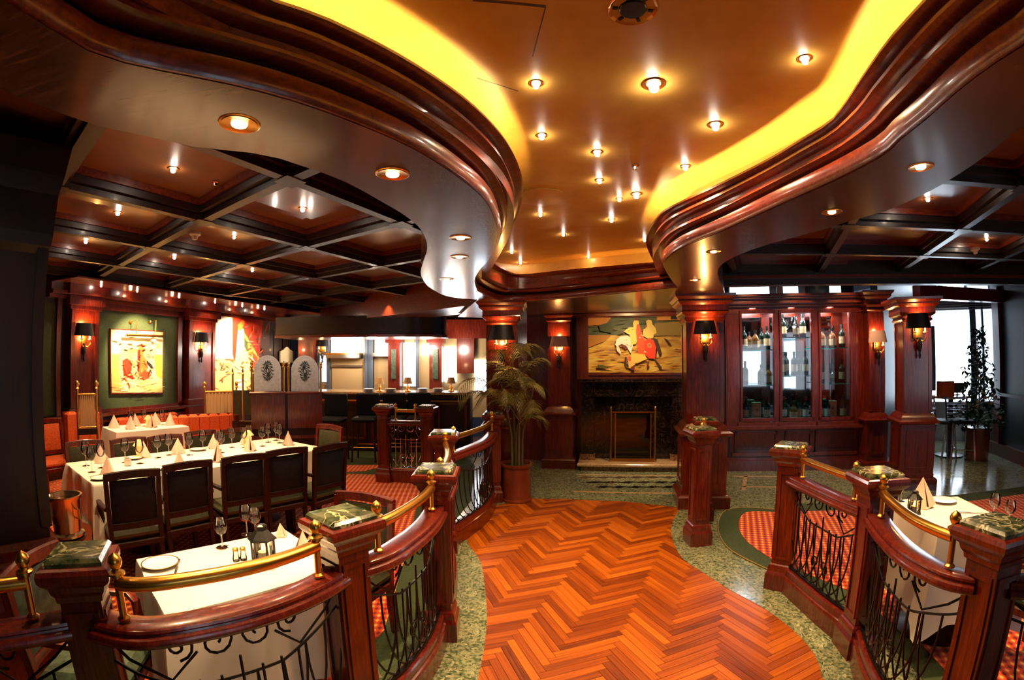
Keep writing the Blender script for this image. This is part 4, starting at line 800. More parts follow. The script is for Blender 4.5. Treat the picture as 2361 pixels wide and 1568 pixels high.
# booth dividers with etched glass arches
t0 = None
for k, (px0, px1, lb) in enumerate(((578, 656, 'left wooden booth divider topped by an etched glass arch'), (663, 742, 'right wooden booth divider topped by an etched glass arch'))):
    A_, B_ = pol(px0, 6.95), pol(px1, 6.95); mid = ((A_[0]+B_[0])/2, (A_[1]+B_[1])/2); L = math.hypot(B_[0]-A_[0], B_[1]-A_[1]); a = ang(A_, B_)
    t = thing('booth_divider', lb, 'divider', (*mid, 0), a, 'booth dividers'); z = zat((px0+px1)/2, 906, 6.9)
    B().box((0, 0, (z+.74)/2), (L, .08, z-.74)).build('wood_panel', 'mahogany', t); B().box((0, .02, .37), (L, .06, .74)).build('lower_panel', 'dark_wood', t); point((mid[0]*.9, mid[1]*.9, 2.1), 5, (1, .85, .7)); B().box((0, -.03, z), (L+.04, .16, .03), bev=.01).build('top_rail', 'mahogany', t); B().box((0, -.04, .62), (L, .06, .04)).build('lower_rail', 'mahogany', t)  # point light added to brighten the etched glass
    b = B(); R_ = L*.40; pts = [(-R_, z+.02), (R_, z+.02)]+[(R_*math.cos(i*PI/14), z+.30+R_*1.15*math.sin(i*PI/14)) for i in range(15)]
    tri = tessellate_polygon([[Vector((x, y, 0)) for x, y in pts]]); n = len(pts)
    b.add([(x, -.01, y) for x, y in pts]+[(x, .01, y) for x, y in pts], [tuple(q_) for q_ in tri]+[tuple(n+i for i in q_) for q_ in tri]+[(i, (i+1) % n, n+(i+1) % n, n+i) for i in range(n)]); gl = b.build('etched_arch', 'etched_glass', t)
    b = B()
    for i in range(16):
        an = i*PI/8; b.tube([(.055*math.cos(an)*(1+.5*(j % 2))+.012*math.cos(an*3+j), -.012, z+.30+.13*math.sin(an)*(1-.15*(j % 2))) for j in range(4)], .006, 4)
        b.tube([(.07*math.cos(an), -.013, z+.30+.145*math.sin(an)), (.03*math.cos(an+.5), -.013, z+.30+.08*math.sin(an+.5)), (.02*math.cos(an+2), -.013, z+.30+.03*math.sin(an+2))], .005, 4)
    b.build('etched_emblem', 'etched_mark', gl)
    for s in (-1, 1):
        o = B().lathe([(.014, 0), (.014, .34), (.022, .345), (.022, .36), (.012, .37), (.02, .39), (.02, .41), (.008, .43)], (s*L*.47, -.02, z), 10).build('brass_post', 'brass', t, smooth=True)

# =================================================================== FIREPLACE
fr = -.212; fc = (1.80, 6.96)
t = thing('fireplace', 'black marble fireplace with a glass-fronted hearth and tan hearth slab', 'fireplace', (*fc, 0), fr)
ZM = 1.36
B().box((.02, .20, .09), (1.72, .50, .05), bev=.012).build('hearth_slab', 'tan_marble', t); B().box((.02, .22, .033), (1.60, .44, .066)).build('hearth_base', 'brown_marble', t)
B().box((0, .32, ZM), (1.72, .46, .045), bev=.01).build('mantel_shelf', 'black_marble', t)
b = B(); b.box((0, .38, ZM-.045), (1.60, .34, .045)); b.box((0, .40, ZM-.16), (1.54, .30, .19)); b.build('frieze', 'black_marble', t)
for s in (-1, 1):
    b = B(); b.box((s*.70, .40, .60), (.20, .26, 1.02)); b.build('jamb', 'black_marble', t); B().box((s*.70, .37, .16), (.24, .30, .09)).build('jamb_foot', 'brown_marble', t); B().box((s*.70, .262, .66), (.12, .02, .7), bev=.008).build('jamb_panel', 'black_marble', t)
    B().box((s*.43, .43, .60), (.34, .12, 1.0)).build('inner_slip', 'black_marble', t)
B().box((0, .43, 1.0), (1.3, .12, .28)).build('lintel', 'black_marble', t)
b = B(); b.box((0, .80, .5), (.7, .03, .8)); b.box((-.33, .6, .5), (.03, .4, .8)); b.box((.33, .6, .5), (.03, .4, .8)); b.box((0, .6, .9), (.7, .4, .03)); b.build('firebox', 'black_marble', t)
b = B(); b.box((0, .79, .42), (.36, .02, .42)); b.lathe([(.18, 0), (.17, .02)], (0, .79, .63), 16); b.build('fireback', 'tan_tile', t)
fs = thing('fire_screen', 'brass-framed glass fire screen standing in the fireplace opening', 'screen', (fc[0]-.16*math.sin(fr), fc[1]+.16*math.cos(fr), .116), fr)
for s in (-1, 1): B().lathe([(.022, 0), (.026, .02), (.02, .03), (.02, .74), (.028, .75), (.028, .77), (.014, .78), (.022, .80), (.018, .83), (.004, .85)], (s*.335, 0, 0), 12).build('brass_post', 'old_brass', fs, smooth=True)
b = B(); b.box((0, 0, .025), (.65, .03, .05)); b.box((0, 0, .76), (.62, .02, .02)); b.box((-.27, 0, .39), (.02, .02, .70)); b.box((.27, 0, .39), (.02, .02, .70)); b.build('frame', 'old_brass', fs)
B().box((0, 0, .39), (.52, .006, .70)).build('glass_panel', 'fire_glass', fs)
# panelling over the fireplace, painting
ov = root('trim_5'); n_ = (math.sin(fr)*1, -math.cos(fr))
def fb(name, m, x, y, z, d, bev=0): o = B().box((x, y, z), d, bev=bev).build(name, m, ov); return o
ov.location = (*fc, 0); ov.rotation_euler = (0, 0, fr)
fb('over_panel', 'mahogany', .15, .56, 1.9, (2.1, .04, 1.1)); fb('cornice', 'mahogany_flat', .2, .40, 2.37, (2.2, .3, .06), .01); fb('cornice', 'mahogany_flat', .2, .46, 2.43, (2.2, .24, .05)); fb('cornice', 'mahogany', .2, .38, 2.52, (2.3, .4, .12)); fb('header_board', 'mahogany_flat', .2, .2, 2.60, (2.4, .7, .02))
fb('side_pier', 'mahogany', -.78, .42, 1.85, (.18, .26, 1.0))
a0, a1 = onp(1352, 800, HA, HB), onp(1577, 800, HA, HB)
QA = (fc[0]+.53*math.sin(-fr)-1.2*math.cos(fr), fc[1]+.53*math.cos(fr)-1.2*math.sin(fr)); QB = (fc[0]+.53*math.sin(-fr)+1.2*math.cos(fr), fc[1]+.53*math.cos(fr)+1.2*math.sin(fr))
t = thing('framed_painting', 'large golden painting of two riders on a white horse above the fireplace', 'painting', (fc[0]-.5*math.sin(fr), fc[1]+.5*math.cos(fr), 1.42))
q = lambda pts: lerpc(1330, 700, 8.711, pts)
R4 = [(195, 205), (2150, 190), (2165, 1375), (205, 1385)]; QP = lambda pts: [onp(x, y, QA, QB) for x, y in q(pts)]
B().wallpoly(QP([(170, 180), (2330, 170), (2330, 1430), (180, 1440)]), QA, QB, 0, .03).build('frame', 'mahogany_flat', t, world=True)
B().wallpoly(QP([(200, 560), (2300, 560), (2300, 1385), (205, 1385)]), QA, QB, .03, .002).build('canvas', 'paint_field', t, world=True); B().wallpoly(QP([(195, 200), (2300, 190), (2300, 640), (200, 640)]), QA, QB, .0325, .002).build('canvas_trees', 'paint_trees', t, world=True)
art = [((200, 120, 30), [(205, 270), (740, 235), (600, 400), (420, 450), (205, 440)]), ((210, 140, 50), [(1600, 205), (2300, 195), (2300, 330), (1600, 350)]), ((20, 15, 10), [(1880, 200), (1960, 200), (2010, 330), (1870, 330)]), ((150, 120, 50), [(1560, 400), (2300, 360), (2300, 640), (1500, 650)]),
       ((185, 120, 35), [(205, 640), (700, 640), (560, 760), (205, 900)]), ((55, 60, 15), [(440, 440), (640, 400), (740, 520), (700, 600), (480, 560)]), ((90, 80, 20), [(420, 1230), (560, 1240), (640, 1300), (420, 1290)]),
       ((60, 25, 10), [(1480, 690), (1600, 720), (1680, 980), (1640, 1060), (1590, 900), (1560, 1100), (1700, 1290), (1640, 1300), (1500, 1050), (1440, 760)]), ((60, 20, 10), [(1730, 690), (1800, 730), (1870, 820), (1830, 850), (1770, 760)]),
       ((250, 245, 235), [(770, 830), (800, 720), (880, 660), (1010, 650), (1100, 700), (1120, 860), (1080, 1000), (1000, 880), (880, 820), (820, 900)]), ((110, 40, 15), [(830, 850), (900, 815), (990, 850), (1020, 900), (980, 930), (900, 860), (850, 880)]), ((245, 230, 200), [(790, 880), (850, 880), (890, 1000), (860, 1010), (800, 940)]),
       ((245, 220, 110), [(940, 570), (1040, 490), (1130, 480), (1120, 400), (1150, 340), (1230, 350), (1260, 480), (1240, 640), (1180, 820), (1080, 830), (1060, 640)]), ((235, 80, 15), [(1200, 430), (1240, 420), (1290, 560), (1340, 700), (1440, 1090), (1330, 1020), (1220, 1010), (1200, 760), (1180, 560)]), ((110, 10, 10), [(1150, 270), (1230, 270), (1240, 350), (1150, 350)]),
       ((245, 210, 110), [(1380, 360), (1430, 335), (1490, 350), (1510, 430), (1570, 500), (1590, 600), (1540, 620), (1520, 700), (1420, 710), (1330, 660), (1320, 560), (1400, 470)]), ((235, 45, 10), [(1340, 760), (1440, 700), (1530, 740), (1580, 880), (1560, 1110), (1430, 1100), (1350, 1000)]), ((240, 120, 60), [(1400, 810), (1460, 790), (1500, 850), (1470, 900), (1410, 880)]), ((150, 110, 70), [(1425, 825), (1465, 815), (1475, 860), (1435, 870)]),
       ((240, 190, 110), [(1010, 1060), (1100, 1040), (1180, 1180), (1120, 1310), (1040, 1290)]), ((50, 20, 10), [(960, 1070), (1000, 1080), (990, 1180), (1040, 1260), (1010, 1280), (960, 1200)]), ((120, 30, 10), [(1390, 1200), (1440, 1190), (1430, 1260), (1390, 1290)]), ((120, 30, 10), [(1070, 1280), (1150, 1230), (1150, 1330), (1090, 1330)]), ((230, 90, 30), [(1020, 1060), (1080, 1060), (1080, 1150), (1030, 1160)]), ((250, 205, 90), [(1080, 1000), (1350, 1020), (1400, 1110), (1200, 1200), (1100, 1150)])]
art = strokes(70, 230, 2100, 900, 1370, [(190, 120, 30), (235, 170, 50), (250, 205, 90), (150, 85, 20), (215, 130, 40)], 90, 330, 26, .12, 11)+strokes(40, 230, 2100, 330, 720, [(60, 62, 20), (110, 95, 35), (40, 40, 15), (150, 110, 50), (80, 75, 25)], 80, 240, 44, .3, 12)+art+strokes(26, 820, 1560, 460, 1000, [(250, 225, 120), (235, 120, 40), (200, 60, 15), (255, 245, 200), (140, 60, 20)], 30, 110, 20, 1.5, 13)
ab = artwork(t, QA, QB, .0355, [(c, q(p)) for c, p in art], 'painted_riders')
for v in ab.data.vertices: v.co -= t.location
spot((1.55, 5.9, 2.36), 70, 75, (1, .70, .32), .5, .05, d=(.35, 1.3, -.45))
spot((1.85, 6.3, 2.37), 110, 45, (1, .70, .40), .6, .05, d=(.0, .55, -2.2)); spot((1.75, 6.2, 2.37), 40, 60, (1, .70, .32), .6, .05, d=(.05, 1.2, -.75)); spot((1.7, 6.4, 2.36), 10, 80, WARM, .5, .05, d=(0, .2, -1)); spot((.6, 6.5, 2.36), 14, 80, WARM, .5, .05, d=(0, .2, -1))  # first spot added without a fitting to brighten the hearth slab

for x in (-3.2, -2.2, -1.2): spot((x, 8.0, 2.7), 45, 100)  # spots here and points below added to brighten the bar
for px in (770, 850, 920, 985, 1060): p = pol(px, 9.9); point((p[0], 9.7, 1.9), 30, (1, .86, .7), .1)

for i, px in enumerate((192, 275, 372, 456, 520, 572)):
    (x, y), nn = onwall(aL(px), LWA, LWB, .42); pin((x, y, 2.70), 0, ORD[i]+' tiny downlight along the top of the left panelled wall, from the left', 'downlights over the left panelled wall', .9); spot((x, y, 2.67), 22, 120, (1, .7, .4)); point((x-nn[0]*.18, y-nn[1]*.18, 2.64), .9, (1, .62, .3))

# =================================================================== BOTTLE CABINET
cabL = math.hypot(CB[0]-CA[0], CB[1]-CA[1]); ca_ = ang(CA, CB)
cc = ((CA[0]+CB[0])/2, (CA[1]+CB[1])/2)
cabt = thing('display_cabinet', 'long mahogany bottle cabinet with three tall glass doors and lit shelves', 'cabinet', (*cc, 0))
ax = lambda px: onp(px, 850, CA, CB)[0]
az = lambda px, py: onp(px, py, CA, CB)[1]
def cb(name, m, a0, a1, z0, z1, off, th, par=None):
    o = B().wrect(a0, a1, z0, z1, CA, CB, off, th).build(name, m, par or cabt, world=(par is None))
    if par is not None:
        for v in o.data.vertices: v.co -= Vector((*cc, 0))
    return o
E0, E1 = ax(1676), ax(1988); ZK = az(1840, 677); ZK2 = az(1840, 656); ZS = az(1840, 962); ZT = az(1840, 722); ZLD = az(1840, 980)
cb('base', 'mahogany', E0-.05, E1+.02, 0, .16, -.4, .46); cb('base_moulding', 'mahogany', E0-.05, E1+.02, .16, .20, -.4, .43); cb('lower_body', 'mahogany', E0, E1, .2, ZLD-.03, -.4, .38)
cb('ledge', 'mahogany_flat', E0-.08, E1+.05, ZLD-.04, ZLD+.0, -.4, .52); cb('side_panel', 'mahogany', E0-.02, E0+.02, ZLD, 2.5, -.4, .42); cb('side_panel', 'mahogany', E1-.02, E1+.02, ZLD, 2.5, -.4, .42)
doors = [(1711, 1783), (1802, 1870), (1892, 1958)]
edges = [1676]+[v for d in doors for v in d]+[1992]
for k in range(0, 8, 2): cb('stile', 'mahogany', ax(edges[k]), ax(edges[k+1]), ZLD, ZT+.1, -.02, .05)
cb('head_rail', 'mahogany', E0, E1, ZT, ZT+.10, -.02, .06); kk = (ZK-.02-ZT-.10)/.24
for z0, z1, o_, th_, m_ in ((.0, .05, -.1, .20, 'mahogany'), (.05, .09, -.1, .25, 'mahogany_flat'), (.09, .15, -.1, .22, 'mahogany'), (.15, .19, -.1, .28, 'mahogany_flat'), (.19, .24, -.1, .32, 'mahogany')): cb('cornice', m_, E0-.06, E1+.04, ZT+.10+z0*kk, ZT+.10+z1*kk, o_, th_)
cb('cabinet_floor', 'mahogany', E0, E1, ZLD, ZS-.06, -.4, .4); cb('cabinet_back', 'mirror', E0, E1, ZS-.1, ZT+.1, -.36, .01); cb('cabinet_top', 'mahogany', E0, E1, ZT+.1, ZT+.14, -.4, .4)
shelfpy = [(806, 888), (777, 866), (801, 884)]
shz = []
for k, (p0, p1) in enumerate(doors):
    a0, a1 = ax(p0), ax(p1); d = thing('tmp', 'x', 'x'); bpy.data.objects.remove(d)
    b = B(); f = .035
    for q0, q1, z0, z1 in ((a0-f, a0, ZS-.04, ZT+.04), (a1, a1+f, ZS-.04, ZT+.04), (a0-f, a1+f, ZT, ZT+.05), (a0-f, a1+f, ZS-.05, ZS)): b.wrect(q0, q1, z0, z1, CA, CB, .03, .03)
    d = b.build('door', 'mahogany', cabt, world=True); cb('pane', 'glass', a0, a1, ZS, ZT, .03, .006, d)
    cb('door_sill', 'mahogany_flat', a0-.06, a1+.06, ZS-.11, ZS-.06, -.02, .08); cb('door_sill', 'mahogany', a0-.09, a1+.09, ZS-.15, ZS-.11, -.02, .10)
    zz = []
    for py in shelfpy[k]: z = az((p0+p1)/2, py); zz.append(z); cb('glass_shelf', 'shelf_glass', a0-.02, a1+.02, z-.012, z, -.30, .27); cb('shelf_edge', 'glass_shelf', a0-.02, a1+.02, z-.016, z+.001, -.03, .008)  # teal glass edge, its colour brightened to look lit
    shz.append([ZS-.06]+sorted(zz))
for px0, px1 in ((1695, 1795), (1812, 1875), (1882, 1975)):
    b = B(); a0, a1 = ax(px0), ax(px1); z0, z1 = .26, ZLD-.09
    for q0, q1, r0, r1 in ((a0, a0+.04, z0, z1), (a1-.04, a1, z0, z1), (a0, a1, z1-.04, z1), (a0, a1, z0, z0+.05)): b.wrect(q0, q1, r0, r1, CA, CB, -.02, .03)
    b.wrect(a0-.03, a1+.03, z0-.04, z0+.01, CA, CB, -.02, .05); b.build('lower_panel_frame', 'mahogany', cabt, world=True)
for k, (p0, p1) in enumerate(doors):
    (x, y), nn = onwall((ax(p0)+ax(p1))/2, CA, CB, -.12); l = bpy.data.lights.new('cabinet_light', 'AREA'); l.energy = 40; l.size = .3; l.color = (.8, .92, 1); o = bpy.data.objects.new('cabinet_light', l); COL.objects.link(o); o.location = (x, y, ZT+.08)
# bottles
def bottle_proto(kind):
    def mk():
        t = thing('wine_bottle' if kind < 2 else 'spirit_bottle', 'x', 'bottle'); body = ('bottle_dark', 'bottle_dark', 'bottle_amber')[kind]
        B().lathe([(.034, 0), (.037, .005), (.037, .18), (.030, .205), (.014, .225), (.013, .27)] if kind < 2 else [(.042, 0), (.045, .005), (.045, .14), (.03, .17), (.014, .19), (.013, .22)], (0, 0, 0), 12).build('body', body, t, smooth=True)
        B().lathe([(.0145, .25), (.0155, .255), (.0155, .30)] if kind < 2 else [(.015, .21), (.017, .215), (.017, .25)], (0, 0, 0), 10).build('cap', ('foil_black', 'foil_red', 'foil_black')[kind], t)
        B().lathe([(.0378, .05), (.0378, .14)] if kind < 2 else [(.0458, .03), (.0458, .11)], (0, 0, 0), 12, cap=False).build('paper_label', ('label_tan', 'label_white', 'label_tan')[kind], t); return t
    return mk
bm_ = [Multi(bottle_proto(0)), Multi(bottle_proto(1)), Multi(bottle_proto(2))]
def box_proto():
    t = thing('bottle_box', 'x', 'box'); B().box((0, 0, .14), (.13, .1, .28), bev=.004).build('carton', 'label_tan', t); B().box((0, -.051, .17), (.03, .002, .03)).build('seal', 'foil_red', t); return t
bx = Multi(box_proto)
def wglass_proto(h=.2, r=.038, name='wine_glass'):
    t = thing(name, 'x', 'glass')
    B().lathe([(.034, 0), (.034, .002), (.006, .008), (.0038, .02), (.0038, h*.42), (.008, h*.45)], (0, 0, 0), 14, cap=False).build('stem', 'wine_glass_glass', t, smooth=True)
    B().lathe([(.006, h*.45), (r*.7, h*.52), (r, h*.66), (r*.95, h*.8), (r*.78, h)], (0, 0, 0), 16, cap=False).build('bowl', 'wine_glass_glass', t, smooth=True); return t
wg = Multi(wglass_proto); tumb = Multi(lambda: wglass_proto(.16, .036, 'water_glass'))
for f_ in (.15, .5, .85): (x, y), nn = onwall(E0+(E1-E0)*f_, CA, CB, .75); spot((x, y, 2.8), 75, 110, (1, .66, .40)); spot((x, y, 2.8), 30, 60, (1, .6, .3), d=(-nn[0]*.6, -nn[1]*.6, -.6))  # spots added out of sight behind the frieze to brighten the cabinet
BAY = ['left', 'middle', 'right']; LV_ = ['bottom', 'middle', 'top']
lay = {(0, 0): [(1722, 0), (1745, 3), (1772, 1)], (0, 1): [(1720, 0), (1773, 2)], (0, 2): [(1719, 0), (1744, 2), (1773, 0)],
       (1, 0): [(1812, 1), (1833, 2), (1861, 1), (1848, 0)], (1, 1): [(1811, 0), (1834, 0), (1862, 0)], (1, 2): [(1812, 0), (1858, 0), (1836, 4)],
       (2, 0): [(1900, 0), (1924, 3), (1949, 0), (1912, 1)], (2, 1): [(1899, 1), (1923, 4), (1948, 0)], (2, 2): [(1950, 0), (1925, 2), (1903, 2)]}
for (k, lv), items in lay.items():
    items = sorted(items)
    for i, (px, kd) in enumerate(items):
        (x, y), nn = onwall(ax(px)+.02, CA, CB, -.13 if i % 2 else -.17); z = shz[k][lv]; place = ', %s shelf behind %s cabinet door, %s from the left' % (LV_[lv], BAY[k], ORD[i])
        if kd == 3: bx((x, y, z), ca_, 'tan bottle carton'+place, 'cartons in the cabinet')
        elif kd == 4: wg((x, y, z), 0, 'clear goblet'+place, 'goblets in the cabinet', 1.5)
        else: bm_[kd]((x, y, z), 0, ('tan-labelled wine bottle', 'white-labelled wine bottle', 'squat amber bottle')[kd]+place, 'bottles in the cabinet', (1.3, 1.3, 1.18))
# wall above the cabinet with a mirrored strip; return wall; opening header
ru = root('trim_6')
def rb(name, m, a0, a1, z0, z1, off, th): return B().wrect(a0, a1, z0, z1, CA, CB, off, th).build(name, m, ru)
rb('backing', 'dark_wood', E0-.4, E1+.1, 0, 3, -.50, .06); rb('top_wall', 'dark_wood', E0-.4, E1+.3, ZK2+.01, 3.0, -.2, .3)
for px0, px1, m in ((1690, 1782, 'daylight'), (1800, 1812, 'cream'), (1815, 1850, 'daylight_soft'), (1850, 1866, 'steel'), (1890, 1898, 'cream'), (1924, 1950, 'daylight_soft')): rb('reflection_pane', m, ax(px0), ax(px1), ZK-.03, ZK2+.02, -.10, .02)  # glowing and pale panes paint the reflections in the mirrored strip
# perimeter frieze beams of the right-hand room and the left-hand room
fd = (-CA[1]+CB[1], 0)
nnr = onwall(0, CA, CB, 1)[1]
P0 = (CA[0]-.9+nnr[0]*1.0, CA[1]+.2+nnr[1]*1.0); P1 = (CB[0]+4.5*math.cos(ca_)+nnr[0]*1.0, CB[1]+4.5*math.sin(ca_)+nnr[1]*1.0)
B().box(((P0[0]+P1[0])/2, (P0[1]+P1[1])/2, zat(1840, 652, 6.35)+.16), (math.hypot(P1[0]-P0[0], P1[1]-P0[1]), .16, .32), ang(P0, P1)).build('frieze_beam', 'dark_wood', ru); B().box(((P0[0]+P1[0])/2, (P0[1]+P1[1])/2, zat(1840, 652, 6.35)+.10), (math.hypot(P1[0]-P0[0], P1[1]-P0[1]), .24, .04), ang(P0, P1)).build('frieze_bead', 'mahogany_flat', ru)

# =================================================================== RIGHT WINDOW ROOM
VA, VB = pol(2125, 11.2), pol(2330, 11.6)
vr = root('window_1'); vp = lambda name, m, a, b_, c, d, off, th: wr_build(name, m, a, b_, c, d, off, th)
def wr_build(name, m, px0, px1, py0, py1, off, th): b = B(); wr(b, px0, px1, py0, py1, VA, VB, off, th); return b.build(name, m, vr)
vp('pane', 'daylight', 2135, 2236, 712, 925, 0, .02); vp('pane', 'daylight_soft', 2250, 2290, 700, 960, 0, .02); vp('frame', 'blue_grey', 2236, 2250, 690, 985, 0, .1); vp('frame', 'window_frame', 2146, 2155, 752, 900, .05, .06); vp('frame', 'blue_grey', 2264, 2268, 700, 960, .03, .05)
vp('sill_wall', 'grey_metal', 2135, 2300, 925, 1075, 0, .1); vp('upper_pane', 'daylight', 2130, 2232, 640, 668, -.1, .02); vp('upper_pane', 'daylight_soft', 2240, 2288, 640, 668, -.1, .02)
vp('ceiling_panel', 'white', 2130, 2292, 670, 714, .0, .04)
for k in range(5): vp('ceiling_slat', 'grey_metal', 2132, 2290, 694+k*5, 696+k*5, .05, .1)
HD0, HD1 = pol(2146, 8.3), pol(2300, 9.6)
hb = B().box(((HD0[0]+HD1[0])/2, (HD0[1]+HD1[1])/2, zat(2215, 679, 8.9)), (math.hypot(HD1[0]-HD0[0], HD1[1]-HD0[1])+.5, .15, .20), ang(HD0, HD1)).build('header_beam', 'mahogany', vr)
wallbox('wall_right', pol(2291, 10.0), pol(2305, 9.8), 0, 3.1, .1, 'mahogany')
rr = root('trim_7'); b = B().wrect(0, 2.5, .98, 1.03, rA, rB, 0, .06); b.build('chair_rail', 'mahogany', rr); B().wrect(0, 2.5, 0, .2, rA, rB, 0, .08).build('skirting', 'mahogany', rr)
for s in (.25, 1.15): B().wrect(s, s+.03, 1.1, 2.3, rA, rB, 0, .04).build('panel_moulding', 'mahogany', rr)
# window behind the viewer, seen in the cabinet mirrors
mat('daylight_far', (1, 1, 1), .5, emit=DAY, es=3.0); mat('mirror_fill_glow', (1, 1, 1), .5, emit=(.72, .8, 1), es=.55); wn = root('window_2'); B().box((5.3, -2.94, 1.55), (3.4, .02, 1.9)).build('pane', 'mirror_fill_glow', wn)  # large dim panel added behind the viewer to brighten the mirrors
for x0, x1, z0, z1, m in ((2.45, 3.45, .7, 2.1, 'daylight_far'), (3.85, 4.05, .6, 2.3, 'daylight_soft'), (4.2, 4.7, .6, 2.2, 'daylight_far'), (4.8, 4.95, .6, 2.3, 'daylight_soft'), (5.3, 5.5, .6, 2.3, 'daylight_soft'), (5.9, 6.6, .9, 2.3, 'daylight_soft')):
    B().box(((x0+x1)/2, -2.92, (z0+z1)/2), (x1-x0, .02, z1-z0)).build('pane', m, wn); B().box(((x0+x1)/2, -2.9, z0-.03), (x1-x0+.1, .06, .06)).build('sill', 'window_frame', wn)
    for x in (x0, x1): B().box((x, -2.9, (z0+z1)/2), (.05, .06, z1-z0)).build('frame', 'window_frame', wn)
# high table, stools and seats by the window
tp = pol(2192, 9.5); t = thing('high_table', 'small high table with wooden top in front of the bright window', 'table', (*tp, 0))
B().box((0, 0, .98), (.62, .55, .04), bev=.01).build('table_top', 'tan_marble', t); B().lathe([(.22, 0), (.24, .02), (.05, .05), (.04, .95)], (0, 0, 0), 14).build('pedestal', 'dark_wood', t)
t = thing('menu_box', 'upright orange-brown box on the high table by the window', 'box', (tp[0]-.25, tp[1]-.1, 1.0), -.3); B().box((0, 0, .12), (.24, .16, .24), bev=.008).build('box_body', 'orange_velvet', t); B().box((0, 0, .245), (.25, .17, .012)).build('lid', 'tan_tile', t)
def steel_stool():
    t = thing('steel_chair', 'x', 'chair')
    for sx in (-1, 1):
        B().tube([(sx*.2, -.2, 0), (sx*.17, -.15, .62)], .016, 6).build('leg', 'chrome', t); B().tube([(sx*.2, .22, 0), (sx*.17, .15, .62), (sx*.18, .2, 1.0)], .016, 6).build('leg', 'chrome', t)
    B().box((0, 0, .64), (.38, .38, .05), bev=.02).build('seat', 'black_leather', t)
    for k in range(4): B().box((0, .19, .74+k*.08), (.36, .02, .035), bev=.006).build('slat', 'chrome', t)
    B().tube([(-.18, -.17, .22), (.18, -.17, .22)], .012, 6).build('footrest', 'chrome', t); return t
ss = Multi(steel_stool)
for px, D, r, lb in ((2172, 8.9, .4, 'shiny steel high chair nearest the big column, before the bright window'), (2215, 9.0, -.5, 'shiny steel high chair beside the potted fruit tree')): p = pol(px, D); ss((*p, 0), r, lb, 'steel high chairs')
tv = thing('monitor', 'small black monitor on the high table by the window', 'monitor', (tp[0]+.16, tp[1], 1.0), -.5); B().box((0, 0, .12), (.26, .03, .17), bev=.01).build('screen', 'foil_black', tv); B().lathe([(.06, 0), (.05, .01), (.012, .02), (.012, .06)], (0, .0, 0), 10).build('stand', 'foil_black', tv)
def leafmesh(L, W, droop): return [(0, 0, 0), (-W/2, L*.4, -droop*.16), (W/2, L*.4, -droop*.16), (-W/2*.8, L*.7, -droop*.49), (W/2*.8, L*.7, -droop*.49), (0, L, -droop)], [(0, 2, 1), (1, 2, 4, 3), (3, 4, 5)]
fp = pol(2256, 9.3); t = thing('potted_tree', 'slim potted fruit tree with dark leaves against the bright window', 'plant', (*fp, 0))
B().lathe([(.17, 0), (.19, .03), (.20, .46), (.23, .47), (.23, .52), (.19, .53)], (0, 0, 0), 18).build('pot', 'pot_copper', t, smooth=True); B().lathe([(.18, .5), (.001, .51)], (0, 0, 0), 12, False).build('soil', 'soil', t)
B().tube([(0, 0, .5), (.02, 0, 1.0), (-.02, .01, 1.5), (.01, 0, 2.05)], .018, 6, .006).build('trunk', 'palm_stem', t)
lf = B(); br_ = B()
for k in range(760):
    h = rnd.random()**1.35; z = .55+h*1.55; r = (.40*(1-h)+.07)*math.sqrt(rnd.random())+.01; a = rnd.uniform(0, 2*PI); L = rnd.uniform(.08, .15); vs, fs = leafmesh(L, L*.45, rnd.uniform(0, .04)); b2 = rnd.uniform(0, 2*PI); tl2 = rnd.uniform(-.9, .6)
    M = Matrix.Translation((r*math.cos(a), r*math.sin(a), z)) @ Matrix.Rotation(b2, 4, 'Z') @ Matrix.Rotation(tl2, 4, 'X'); lf.add([M @ Vector(v) for v in vs], fs)
for k in range(26):
    h = k/26; z = .6+h*1.3; a = k*2.4; r = .33*(1-h)+.08; br_.tube([(0, 0, z), (r*.6*math.cos(a), r*.6*math.sin(a), z+.06), (r*math.cos(a), r*math.sin(a), z+.02)], .005, 4)
lf.build('leaves', 'ficus_leaf', t, kind='stuff'); br_.build('branches', 'palm_stem', t)
for k in range(14):
    h = rnd.random(); a = -PI/2+rnd.uniform(-1.2, 1.2); r = .30*(1-h)+.06; B().lathe([(.003, -.028), (.022, -.018), (.028, 0), (.020, .02), (.003, .028)], (r*math.cos(a), r*math.sin(a), .65+h*.9), 8).build('fruit', 'label_tan', t, smooth=True)
# =================================================================== PALM
pp = (.045, 5.66); t = thing('potted_palm', 'tall feathery palm in a round copper-brown pot at the left of the walkway end', 'plant', (*pp, 0))
B().lathe([(.175, 0), (.19, .005), (.19, .03), (.178, .035), (.178, .41), (.195, .42), (.20, .435), (.20, .455), (.185, .46), (.165, .455), (.16, .42)], (0, 0, 0), 28, False).build('pot', 'pot_copper', t, smooth=True); B().lathe([(.165, .42), (.001, .43)], (0, 0, 0), 16, False).build('soil', 'soil', t)
tops = []
for k, (x, y, zt, lx, ly) in enumerate(((-.05, -.02, 1.4, -.12, 0), (.03, -.04, 1.5, .02, -.03), (.07, .03, 1.35, .14, .03), (-.02, .05, 1.75, -.02, .06), (.0, 0, 1.2, .08, -.08))):
    top = (x+lx, y+ly, zt); tops.append(top); B().tube([(x, y, .42), (x*1.1, y*1.1, .8), top], .016, 7, .010).build('stem', 'palm_stem', t, smooth=True)
